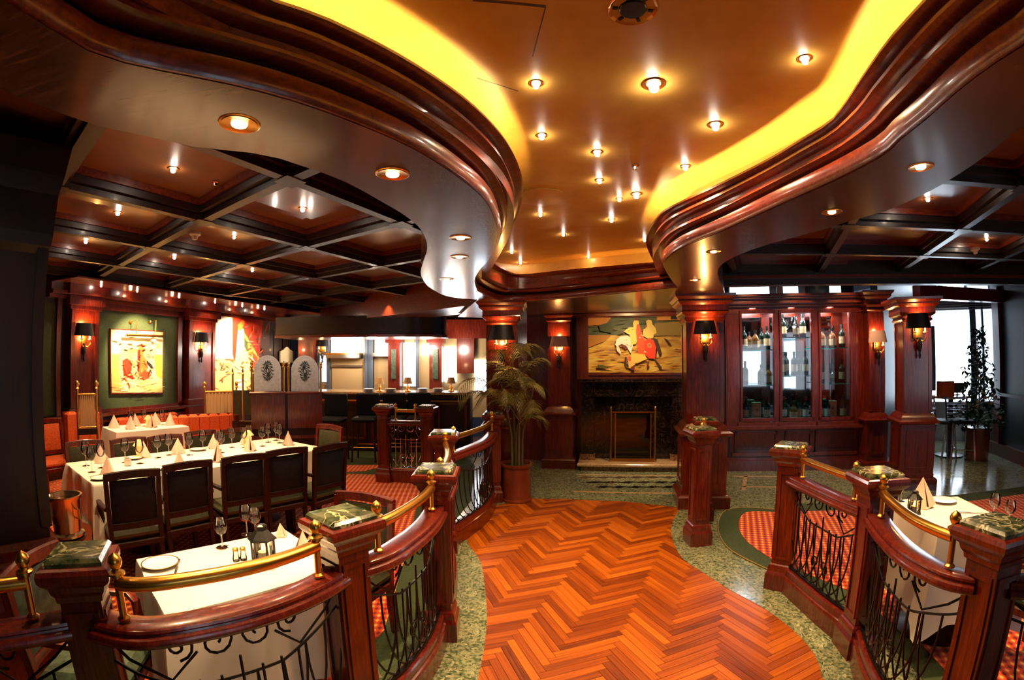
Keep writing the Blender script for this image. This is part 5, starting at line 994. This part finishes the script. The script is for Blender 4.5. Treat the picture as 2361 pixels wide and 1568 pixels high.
for k in range(30):
    tx, ty, tz = tops[k % 5]; a = k*2.399; L = rnd.uniform(.42, .72)*(.8 if math.cos(a) > .3 else 1.05); up = rnd.uniform(.35, 1.25)*L; tz -= rnd.uniform(0, .3); tx -= .05; b = B(); pts = []
    for i in range(11):
        q_ = i/10; rr_ = L*(q_**.9)*.85; pts.append(Vector((tx+rr_*math.cos(a), ty+rr_*math.sin(a), tz+up*(1.6*q_-1.25*q_*q_*(1.2 if k % 3 else .8))))); 
    b.tube(pts, .004, 4, .0015)
    for i in range(2, 11):
        p = pts[i]; d = (pts[min(i+1, 10)]-pts[i-1]).normalized(); sd = d.cross(Vector((0, 0, 1))).normalized()
        for s in (-1, 1):
            for e in (0, .5):
                l2 = .20*math.sin(PI*(.15+.8*(i+e)/11.5))+.04; dd = (d*.75+sd*s*.75+Vector((0, 0, -.25))).normalized(); n2 = dd.cross(d).normalized(); w2 = d*.0065
                pe = p+(pts[min(i+1, 10)]-p)*e; b.add([pe-w2, pe+w2, pe+dd*l2*.55+w2*.9-Vector((0, 0, l2*.03)), pe+dd*l2*.55-w2*.9-Vector((0, 0, l2*.03)), pe+dd*l2-Vector((0, 0, l2*.28))], [(0, 1, 2, 3), (3, 2, 4)])
    b.build('frond', 'palm_leaf', t)

# =================================================================== TABLES, CLOTHS, CHAIRS
noise_mat('shaded_chair_wood', [(.3, (.010, .002, .001)), (.7, (.030, .005, .0025))], (14, 14, 1.2), 4, 4, .5, 0, spec=.25)  # chair mahogany darkened to paint the shade on the near row
def table(corner, u, v, label, clabel, cat='table', drop=.62, z=.75, grp=None):
    c0 = Vector((*corner, 0)); u = Vector((*u, 0)); v = Vector((*v, 0)); c = c0+(u+v)/2; a = math.atan2(u.y, u.x); lu, lv = u.length, v.length
    t = thing('dining_table', label, 'table', (c.x, c.y, 0), a); sgn = 1 if u.cross(v).z > 0 else -1
    B().box((0, 0, z-.03), (lu-.02, lv-.02, .03)).build('table_top', 'dark_wood', t)
    n = max(1, round(max(lu, lv)/1.4))
    for k in range(n):
        o = ((k+.5)/n-.5)*max(lu, lv); p = (o, 0, 0) if lu > lv else (0, o, 0)
        B().lathe([(.24, 0), (.25, .02), (.10, .06), (.05, .1), (.05, z-.05), (.14, z-.045)], p, 14).build('pedestal', 'dark_wood', t, smooth=True)
    # cloth: flat top, rounded edge, hanging skirt with folds
    hu, hv = lu/2+.004, lv/2+.004; per = []; m = 14; nu, nv = max(8, int(lu/.05)), max(8, int(lv/.05))
    for i in range(nu): per.append((-hu+2*hu*i/nu, -hv, 0, -1))
    for i in range(nv): per.append((hu, -hv+2*hv*i/nv, 1, 0))
    for i in range(nu): per.append((hu-2*hu*i/nu, hv, 0, 1))
    for i in range(nv): per.append((-hu, hv-2*hv*i/nv, -1, 0))
    N = len(per); cor = {0, nu, nu+nv, 2*nu+nv}; b = B(); vs = []
    def cd_(i): return min(min(abs(i-c), N-abs(i-c)) for c in cor)
    rows = [(0, 0), (.008, .004), (.012, .02), (.018, .12), (.03, .3), (.045, .48), (.055, drop)]
    ph = rnd.uniform(0, 6)
    for k, (off, dz) in enumerate(rows):
        for i, (x, y, nx, ny) in enumerate(per):
            q_ = cd_(i); cr_ = math.exp(-(q_/2.2)**2); f = dz/drop
            wv = .022*f*math.sin(i*.9+ph)+.012*f*math.sin(i*2.1+1); ox, oy = nx, ny
            if q_ <= 4: ox, oy = (x/abs(x) if abs(x) > 1e-6 else 0)*(.7 if cr_ > .1 else abs(nx)), (y/abs(y) if abs(y) > 1e-6 else 0)*(.7 if cr_ > .1 else abs(ny))
            o = off+wv+cr_*.07*f; vs.append((x+ox*o, y+oy*o, z+.002-dz-(.10*cr_*f if k >= 4 else 0)))
    b.v = vs; b.f = [(k*N+i, k*N+(i+1) % N, (k+1)*N+(i+1) % N, (k+1)*N+i) for k in range(len(rows)-1) for i in range(N)]+[tuple(range(N))]; b.m = [0]*len(b.f)
    o = b.build('tablecloth', 'cloth', None, smooth=True); tag(o, clabel, 'tablecloth'); o.location = t.location; o.rotation_euler = t.rotation_euler
    return c, a, u, v
def V2(a, b): return (b[0]-a[0], b[1]-a[1])
def chair_proto(arms=True, pad='black_leather', inner='olive_leather', WD='mahogany'):
    def mk():
        t = thing('dining_chair', 'x', 'chair')
        B().box((0, -.01, .44), (.44, .42, .09), bev=.035).build('seat', inner, t, smooth=False); B().box((0, 0, .375), (.44, .43, .05), bev=.008).build('seat_rail', WD, t)
        for s in (-1, 1): B().sweep([(s*.205, .19, .35), (s*.205, .205, .5), (s*.212, .245, .9)], [(-.018, -.018), (.018, -.018), (.018, .018), (-.018, .018)], up=(0, 1, 0)).build('back_post', WD, t)
        b = B(); b.sweep([(-.225+.0225*i*2, .250+.018*math.cos((i-5)/5*PI/2)*1, .895+.014*math.cos((i-5)/5*PI/2)) for i in range(11)], [(-.018, -.028), (.018, -.028), (.018, .024), (0, .03), (-.018, .024)]); b.build('top_rail', WD, t)
        b = B(); b.sweep([(-.2+.04*i, .205+.012*math.cos((i-5)/5*PI/2), .52) for i in range(11)], [(-.014, -.022), (.014, -.022), (.014, .022), (-.014, .022)]); b.build('lower_rail', WD, t)
        for nm, mm, o1 in (('back_pad', pad, .022), ('front_pad', inner, -.020)):
            b = B(); n = 9; rws = [(.545, .205), (.60, .213), (.72, .224), (.82, .236), (.868, .242)]; vs = []
            for z, y in rws:
                for i in range(n): x = -.185+.37*i/(n-1); vs.append((x, y+.012*math.cos(x/.185*PI/2)+o1*(1 if 0 < i < n-1 and z not in (.545, .868) else .2), z))
            b.add(vs, [(k*n+i, k*n+i+1, (k+1)*n+i+1, (k+1)*n+i) for k in range(len(rws)-1) for i in range(n-1)]); b.build(nm, mm, t, smooth=True)
        for s in (-1, 1):
            B().sq([(.017, 0), (.024, .36)], (s*.19, -.185, 0)).build('leg', WD, t); B().sweep([(s*.19, .24, 0), (s*.2, .2, .2), (s*.2, .19, .38)], [(-.018, -.018), (.018, -.018), (.018, .018), (-.018, .018)], up=(0, 1, 0)).build('leg', WD, t)
            if arms: B().sweep([(s*.22, .22, .66), (s*.245, .10, .665), (s*.25, -.08, .655), (s*.24, -.12, .62), (s*.225, -.13, .5), (s*.21, -.15, .40)], [(-.018, -.014), (.018, -.014), (.02, .01), (0, .016), (-.02, .01)]).build('armrest', WD, t, smooth=True)
        return t
    return mk
ch = Multi(chair_proto(WD='shaded_chair_wood')); ch2 = Multi(chair_proto(True, 'olive_leather', 'olive_leather')); ch3 = Multi(chair_proto(True, 'black_leather', 'green_leather'))
def face(d): return math.atan2(d[0], -d[1])
def seat_at(mk, back, fdir, label, group, sc=1.0):
    l = math.hypot(*fdir); fd_ = (fdir[0]/l, fdir[1]/l); mk((back[0]+fd_[0]*.245, back[1]+fd_[1]*.245, 0), face(fd_), label, group, sc)
# long table
q0, q1 = g(155, 1068, .75), g(205, 1120, .75); q2 = g(727, 1032, .75); u = V2(q0, q1); v = V2(q1, q2); un = Vector(u).normalized(); vn = Vector(v).normalized()
vn = (vn+Vector((-un.y, un.x)) if Vector((-un.y, un.x)).dot(vn) > 0 else vn+Vector((un.y, -un.x))).normalized()
un = Vector((vn.y, -vn.x)); LU_, LV2 = Vector(u).length, Vector(v).length
c, a, _, _ = table(q0, tuple(un*LU_), tuple(vn*LV2), 'long dining table under a white cloth in the left room', 'white cloth draped over the long table', drop=.32)
O_ = Vector(q0); LT = lambda s, w_: tuple(O_+un*LU_*w_+vn*LV2*s)
NEARC = [((243, 1095), (365, 1085)), ((387, 1075), (478, 1064)), ((512, 1058), (615, 1048)), ((622, 1042), (702, 1034)), ((720, 1036), (805, 1020))]
nm5 = ['nearest the ice bucket', 'second from the ice bucket', 'in the middle of the near side', 'second from the far end', 'at the far right end, turned slightly away']
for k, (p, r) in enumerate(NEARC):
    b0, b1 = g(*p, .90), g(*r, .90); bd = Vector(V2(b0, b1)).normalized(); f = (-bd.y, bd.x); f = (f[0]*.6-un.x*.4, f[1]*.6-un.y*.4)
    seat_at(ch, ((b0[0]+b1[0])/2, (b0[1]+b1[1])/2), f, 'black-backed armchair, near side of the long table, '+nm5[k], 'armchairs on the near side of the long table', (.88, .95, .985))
for k, ((x0, x1), y) in enumerate((((155, 230), 1010), ((258, 330), 1004), ((342, 415), 998), ((430, 490), 988), ((502, 570), 984))):
    b0 = g((x0+x1)/2, y, .86); seat_at(ch2, b0, (un.x, un.y), 'olive-padded chair on the far side of the long table, %s from the left' % ORD[k], 'chairs on the far side of the long table', .90)
b0 = g(760, 990, .88); seat_at(ch2, b0, (-vn.x*.9, -vn.y*.9), 'olive-padded chair at the right-hand head of the long table', None, 1.0)
# near left table
a0_, a1_, a2_ = g(320, 1290, .75), g(655, 1223, .75), g(738, 1278, .75); v = Vector(V2(a0_, a1_)); vn2 = v.normalized(); un2 = Vector((vn2.y, -vn2.x)); 
table(a0_, tuple(un2*.62), tuple(v), 'small rectangular dining table behind the near left railing', 'bright white cloth on the small table behind the near left railing', drop=.5)
T1 = lambda s, w_: tuple(Vector(a0_)+v*s+un2*.62*w_)
b0, b1 = g(772, 1134, .85), g(920, 1168, .85); seat_at(ch2, ((b0[0]+b1[0])/2, (b0[1]+b1[1])/2), (-.35, -1), 'wooden chair with olive pad behind the green-topped newel post', None, .95)
seat_at(ch3, (-1.98, 1.38), (1, .35), 'chair with green leather seat tucked under the near left table', None, .95)
# right table
r1, r2 = g(2207, 1146, .75), g(2281, 1182, .75); e = Vector(V2(r1, r2)).normalized(); h_ = Vector((e.y, -e.x)); h_ = h_ if h_.x < 0 else -h_
table(r1, tuple(e*.66), tuple(h_*.52), 'small dining table behind the near right railing', 'bright white cloth on the table behind the near right railing', drop=.5)
T3 = lambda s, w_: tuple(Vector(r1)+e*.66*s+h_*.52*w_)
c3_ = T3(.5, .5); seat_at(ch3, (c3_[0]+.25, c3_[1]-.85), (-.1, 1), 'chair with green seat between the right table and the nearest right post', None, .95)
# back table by the banquettes
k0 = g(335, 984, .75); b_un = un; table((k0[0]-un.x*.33-vn.x*.5, k0[1]-un.y*.33-vn.y*.5), tuple(un*.66), tuple(vn*1.0), 'distant dining table between the orange banquettes', 'white cloth on the distant table between the orange banquettes')
BT = lambda s, w_: (k0[0]-un.x*.33-vn.x*.5+un.x*.66*w_+vn.x*1.0*s, k0[1]-un.y*.33-vn.y*.5+un.y*.66*w_+vn.y*1.0*s)
# ---- tableware
def napkin_proto():
    t = thing('folded_napkin', 'x', 'napkin'); b = B(); n = 10; vs = [(0, 0, .15)]
    for i in range(n+1): a = -PI*.75+1.5*PI*i/n; rr_ = .062+.012*math.sin(3*a); vs.append((rr_*math.cos(a), rr_*math.sin(a), 0))
    b.add(vs, [(0, i, i+1) for i in range(1, n+1)]); b.add([(0, 0, .148), (-.05, .02, 0), (-.03, -.04, .0), (-.07, -.02, .02)], [(0, 1, 3), (0, 3, 2)]); b.build('fold', 'napkin', t)
    B().box((0, 0, .003), (.10, .10, .006)).build('base_fold', 'napkin', t); return t
nap = Multi(napkin_proto)
def plate_proto():
    t = thing('side_plate', 'x', 'plate'); B().lathe([(.045, 0), (.05, .003), (.085, .014), (.088, .016), (.05, .007), (.001, .006)], (0, 0, 0), 24).build('plate', 'china', t, smooth=True); B().lathe([(.083, .0155), (.0885, .0165), (.0885, .0145)], (0, 0, 0), 24, cap=False).build('gold_rim', 'old_brass', t); return t
plt = Multi(plate_proto)
def knife_proto():
    t = thing('table_knife', 'x', 'cutlery'); B().box((0, .05, .004), (.012, .10, .005), bev=.002).build('handle', 'silver', t); B().prism([(-.007, 0), (.006, 0), (.007, -.09), (0, -.11)], .002, .004).build('blade', 'silver', t); return t
knf = Multi(knife_proto)
def candle_proto():
    t = thing('candle_lamp', 'x', 'candle lamp'); B().lathe([(.035, 0), (.036, .01), (.02, .018), (.028, .03), (.033, .07), (.025, .10)], (0, 0, 0), 14, cap=False).build('glass_body', 'amber_glass', t, smooth=True); B().lathe([(.055, .095), (.02, .14), (.012, .145)], (0, 0, 0), 14, cap=False).build('lamp_shade', 'tan_drape', t, smooth=True); B().lathe([(.002, .02), (.012, .04), (.010, .06), (.001, .085)], (0, 0, 0), 8).build('flame', 'flame', t); return t
cdl = Multi(candle_proto)
def holder_proto():
    t = thing('card_holder', 'x', 'holder'); B().box((0, 0, .03), (.055, .035, .06), bev=.004).build('block', 'silver', t); B().box((0, 0, .065), (.04, .006, .02)).build('card', 'cloth', t); return t
hld = Multi(holder_proto)
zt = .7545
gp = [(.05, .25), (.09, .42), (.04, .55), (.20, .30), (.24, .44), (.34, .28), (.40, .22), (.47, .35), (.56, .22), (.62, .30), (.60, .45), (.70, .25), (.74, .35), (.80, .22), (.82, .42), (.90, .25), (.93, .38), (.96, .20)]
for i, (s, w_) in enumerate(gp): wg((*LT(s, w_), zt), 0, ORD[i]+' wine glass along the long table, counted from its left end', 'wine glasses on the long table', 1.05)
for i, (s, w_) in enumerate([(.08, .72), (.12, .15), (.30, .15), (.33, .85), (.45, .18), (.50, .82), (.63, .15), (.72, .55), (.80, .16), (.93, .55)]): nap((*LT(s, w_), zt), rnd.uniform(0, 6), ORD[i]+' folded pink napkin along the long table, counted from its left end', 'napkins on the long table', 1.05)
for i, (s, w_) in enumerate([(.04, .85), (.14, .82), (.28, .80), (.42, .85), (.25, .18), (.55, .15), (.75, .80)]): plt((*LT(s, w_), zt), 0, ORD[i]+' side plate along the long table, counted from its left end', 'plates on the long table', 1.0)
for i, (s, w_) in enumerate([(.05, .7), (.18, .78), (.45, .8)]): knf((*LT(s, w_), zt), a+.2, ORD[i]+' knife on the long table from the left end', 'knives on the long table')
for i, (px, py, lb) in enumerate(((322, 1052, 'glowing shaded candle lamp near the left end of the long table'), (573, 1025, 'glowing shaded candle lamp near the right end of the long table'))): p = g(px, py, .76); cdl((*p, zt), 0, lb, None, 1.15); point((*p, .86), .5, AMBER)
for px, py, lb in ((295, 1072, 'small silver card holder beside the left candle lamp'),): p = g(px, py, .76); hld((*p, zt), .5, lb)
# near left table ware
for i, (px, py, lb, sc) in enumerate(((513, 1262, 'stemless tumbler at the back edge of the near left table', .95), (570, 1232, 'tall wine glass on the near left table, left of the pair', 1.0), (590, 1236, 'tall wine glass on the near left table, right of the pair', .95))): p = g(px, py, .755); tumb((*p, zt), 0, lb, 'glasses on the near left table', sc)
p = g(370, 1303, .755); plt((*p, zt), 0, 'side plate at the left end of the near left table', None, 1.0); p = g(408, 1310, .755); knf((*p, zt), .5, 'knife beside the side plate on the near left table')
p = g(700, 1262, .755); nap((*p, zt), 1.0, 'pink folded napkin beside the lantern on the near left table', None, .62); p = g(648, 1236, .755); nap((*p, zt), 3.5, 'white folded napkin at the far end of the near left table', None, .5)
def lantern_proto():
    t = thing('lantern', 'x', 'lantern'); b = B()
    for i in range(6): an = i*PI/3; b.box((.042*math.cos(an), .042*math.sin(an), .055), (.007, .007, .09), an)
    b.lathe([(.05, 0), (.05, .01), (.045, .012)], (0, 0, 0), 6); b.build('frame', 'foil_black', t); B().lathe([(.056, .10), (.05, .107), (.022, .135), (.022, .15), (.012, .155)], (0, 0, 0), 6).build('roof', 'foil_black', t)
    B().lathe([(.038, .012), (.038, .10)], (0, 0, 0), 6, cap=False).build('glass_body', 'glass', t); B().lathe([(.02, .012), (.02, .05)], (0, 0, 0), 10).build('candle', 'cream', t); B().lathe([(.001, .05), (.008, .06), (.001, .085)], (0, 0, 0), 8).build('flame', 'flame', t); return t
lan = Multi(lantern_proto); p = g(610, 1300, .755); lan((*p, zt), .3, 'black six-sided candle lantern on the near left table', None, 1.25); point((*p, .83), .4, AMBER)
def sp_proto():
    t = thing('salt_shaker', 'x', 'shaker'); B().lathe([(.016, 0), (.018, .01), (.012, .04), (.014, .05)], (0, 0, 0), 10).build('glass_body', 'glass', t, smooth=True); B().lathe([(.015, .05), (.014, .06), (.004, .066)], (0, 0, 0), 10).build('cap', 'brass', t, smooth=True); return t
shk = Multi(sp_proto)
for px, py, lb in ((545, 1292, 'left salt shaker on the near left table'), (562, 1290, 'right salt shaker on the near left table')): p = g(px, py, .755); shk((*p, zt), 0, lb, 'shakers on the near left table')
# right table ware
for i, (px, py, lb, sc) in enumerate(((2085, 1146, 'wine glass at the left corner of the right table', .95), (2112, 1134, 'second wine glass at the left corner of the right table, taller', 1.0), (2248, 1172, 'water glass near the right corner of the right table', .9), (2278, 1182, 'water glass at the rightmost corner of the right table', .85))): p = g(px, py, .755); tumb((*T3(*((.15, .95), (.05, .85), (.75, .12), (.93, .08))[i]), zt), 0, lb, 'glasses on the right table', sc)
nap((*T3(.25, .70), zt), 2.0, 'tall pink folded napkin on the right table', None, 1.25); plt((*T3(.15, .32), zt), 0, 'plate at the back edge of the right table', None, 1.0); lan((*T3(.45, .93), zt), 0, 'brass-lit candle lantern at the left edge of the right table', None, .9); point((*T3(.45, .93), .83), .4, AMBER); knf((*T3(.55, .25), zt), .9, 'knife on the right table')
# distant table ware
for i, (s, w_) in enumerate([(.1, .3), (.25, .7), (.4, .3), (.55, .7), (.7, .3), (.85, .6)]): nap((*BT(s, w_), zt), i, ORD[i]+' napkin on the distant table between the banquettes, from the left', 'napkins on the distant table', 1.2)
for i, (s, w_) in enumerate([(.3, .5), (.5, .45), (.75, .5)]): wg((*BT(s, w_), zt), 0, ORD[i]+' wine glass on the distant table between the banquettes, from the left', 'glasses on the distant table', 1.1)
cdl((*BT(.52, .6), zt), 0, 'candle lamp glowing on the distant table between the banquettes', None, 1.1)
# ---- ice bucket on its stand
p = pol(152, 3.33, 1190); z0 = zat(157, 1237, 3.33); z1 = zat(150, 1140, 3.33); t = thing('bucket_stand', 'dark round stand holding the brass wine bucket', 'stand', (*p, 0)); B().lathe([(.13, 0), (.13, .02), (.02, .05), (.02, z0-.03), (.10, z0-.02), (.11, z0-.001)], (0, 0, 0), 16).build('pedestal', 'dark_wood', t, smooth=True)
t = thing('wine_bucket', 'shiny brass wine bucket between the dark column and the long table', 'bucket', (*p, z0)); h = z1-z0
B().lathe([(.085, 0), (.10, .01), (.10, .025), (.078, .035), (.085, h*.5), (.092, h-.03), (.105, h-.015), (.108, h), (.095, h), (.085, h-.03)], (0, 0, 0), 28, cap=False).build('body', 'copper', t, smooth=True); B().lathe([(.084, h*.5), (.001, h*.5)], (0, 0, 0), 16, False).build('ice', 'china', t)
for s in (-1, 1): B().tube([(s*.09, 0, h*.72), (s*.12, 0, h*.70), (s*.12, 0, h*.5), (s*.09, 0, h*.5)], .006, 6).build('handle', 'brass', t)
# ---- banquettes and brass stands
def banquette(back, rot, L, H_, label):
    t = thing('banquette', label, 'banquette', (*back, 0), rot); B().box((0, -.28, .20), (L, .5, .30)).build('base', 'dark_wood', t); B().box((0, -.30, .40), (L, .52, .14), bev=.04).build('seat', 'orange_velvet', t)
    n = max(3, round(L/.16))
    for k in range(n): B().box((-L/2+L*(k+.5)/n, -.02, (.42+H_)/2), (L/n-.006, .12, H_-.42), bev=.03).build('back_channel', 'orange_velvet', t)
    B().box((0, .05, H_/2), (L+.03, .04, H_)).build('back_frame', 'mahogany', t); return t
p = pol(186, 6.9); banquette(p, -1.9+PI, .42, zat(160, 958, 6.4), 'orange velvet banquette back near the left wall pilaster')
p = pol(468, 7.7); banquette(p, ang(pol(420, 7.6), pol(518, 7.7)), 1.05, zat(470, 950, 8.0), 'orange velvet banquette below the tan-curtained brass stand'); 
(x, y), nn = onwall(aL(318), LWA, LWB, .22); banquette((x, y), math.atan2(nn[0], -nn[1]), 1.15, .80, 'orange velvet wall bench under the framed rider painting')
def stand(px0, px1, py0, py1, D, label):
    A_, B_ = pol(px0, D), pol(px1, D*(1.0)); mid = ((A_[0]+B_[0])/2, (A_[1]+B_[1])/2); L = math.hypot(V2(A_, B_)[0], V2(A_, B_)[1]); zt_, zb_ = zat((px0+px1)/2, py0, D), zat((px0+px1)/2, py1, D)
    t = thing('curtain_stand', label, 'screen', (*mid, 0), ang(A_, B_), 'curtained brass stands'); 
    for s in (-1, 1): B().lathe([(.02, 0), (.016, .05), (.014, zt_-.06), (.024, zt_-.05), (.014, zt_-.035), (.026, zt_-.01), (.022, zt_+.02), (.003, zt_+.04)], (s*L/2, 0, 0), 10).build('brass_post', 'brass', t, smooth=True)
    B().tube([(-L/2, 0, zt_-.12), (L/2, 0, zt_-.12)], .012, 8).build('top_bar', 'brass', t); B().tube([(-L/2, 0, zb_), (L/2, 0, zb_)], .010, 8).build('bottom_bar', 'brass', t)
    b = B(); n = 42; vs = []
    for z in (zt_-.13, (zt_+zb_)/2, zb_+.01): vs += [(-L/2+.02+(L-.04)*i/(n-1), .016*math.sin(i*1.25), z) for i in range(n)]
    b.add(vs, [(k*n+i, k*n+i+1, (k+1)*n+i+1, (k+1)*n+i) for k in range(2) for i in range(n-1)]); b.build('curtain', 'tan_drape', t, smooth=True)
    B().box((0, .0, zb_-.05), (L, .05, .07)).build('rail', 'dark_wood', t); return t
stand(178, 222, 885, 985, 6.5, 'small brass stand with tan curtain above the left banquette'); stand(472, 545, 885, 960, 8.05, 'wide brass stand with pleated tan curtain above the right banquette')
p = pol(560, 7.6); t = thing('brass_screen', 'narrow brass-posted screen left of the glass arches', 'screen', (*p, 0), .2); 
for k in range(3): B().lathe([(.016, 0), (.014, 1.45), (.022, 1.47), (.010, 1.49), (.02, 1.52), (.004, 1.56)], (-.16+.16*k, 0, 0), 10).build('brass_post', 'brass', t, smooth=True)
B().box((0, 0, 1.05), (.32, .02, .36)).build('panel', 'olive_leather', t); B().box((0, 0, .55), (.34, .05, .45)).build('base_panel', 'dark_wood', t)
p = g(130, 1062, .45); seat_at(Multi(chair_proto(True, 'tan_drape', 'orange_velvet')), (p[0]-.25, p[1]+.05), (1, -.3), 'tan-orange upholstered chair just right of the big dark column', None, 1.0)
p = pol(1243, 7.2)

# spots without fittings, added to brighten the tables, curtain stands and palm
q_ = T1(.5, .5); aim((q_[0]-.1, q_[1]+.1, 2.72), (*q_, .75), 420, 48)
q_ = T3(.5, .5); aim((q_[0]+.1, q_[1]+.1, 2.72), (*q_, .75), 380, 42)
for s_ in (.15, .5, .85): q_ = LT(s_, .5); aim((q_[0], q_[1]-.1, 2.72), (*q_, .75), 190, 55)
q_ = BT(.5, .5); aim((*q_, 2.7), (*q_, .75), 260, 60)
aim((*pol(468, 7.2), 2.7), (*pol(468, 8.0), .9), 60, 60); aim((*pol(190, 6.2), 2.7), (*pol(180, 6.6), .9), 60, 60)
aim((-.2, 6.0, 2.38), (.0, 5.6, 1.3), 30, 80)
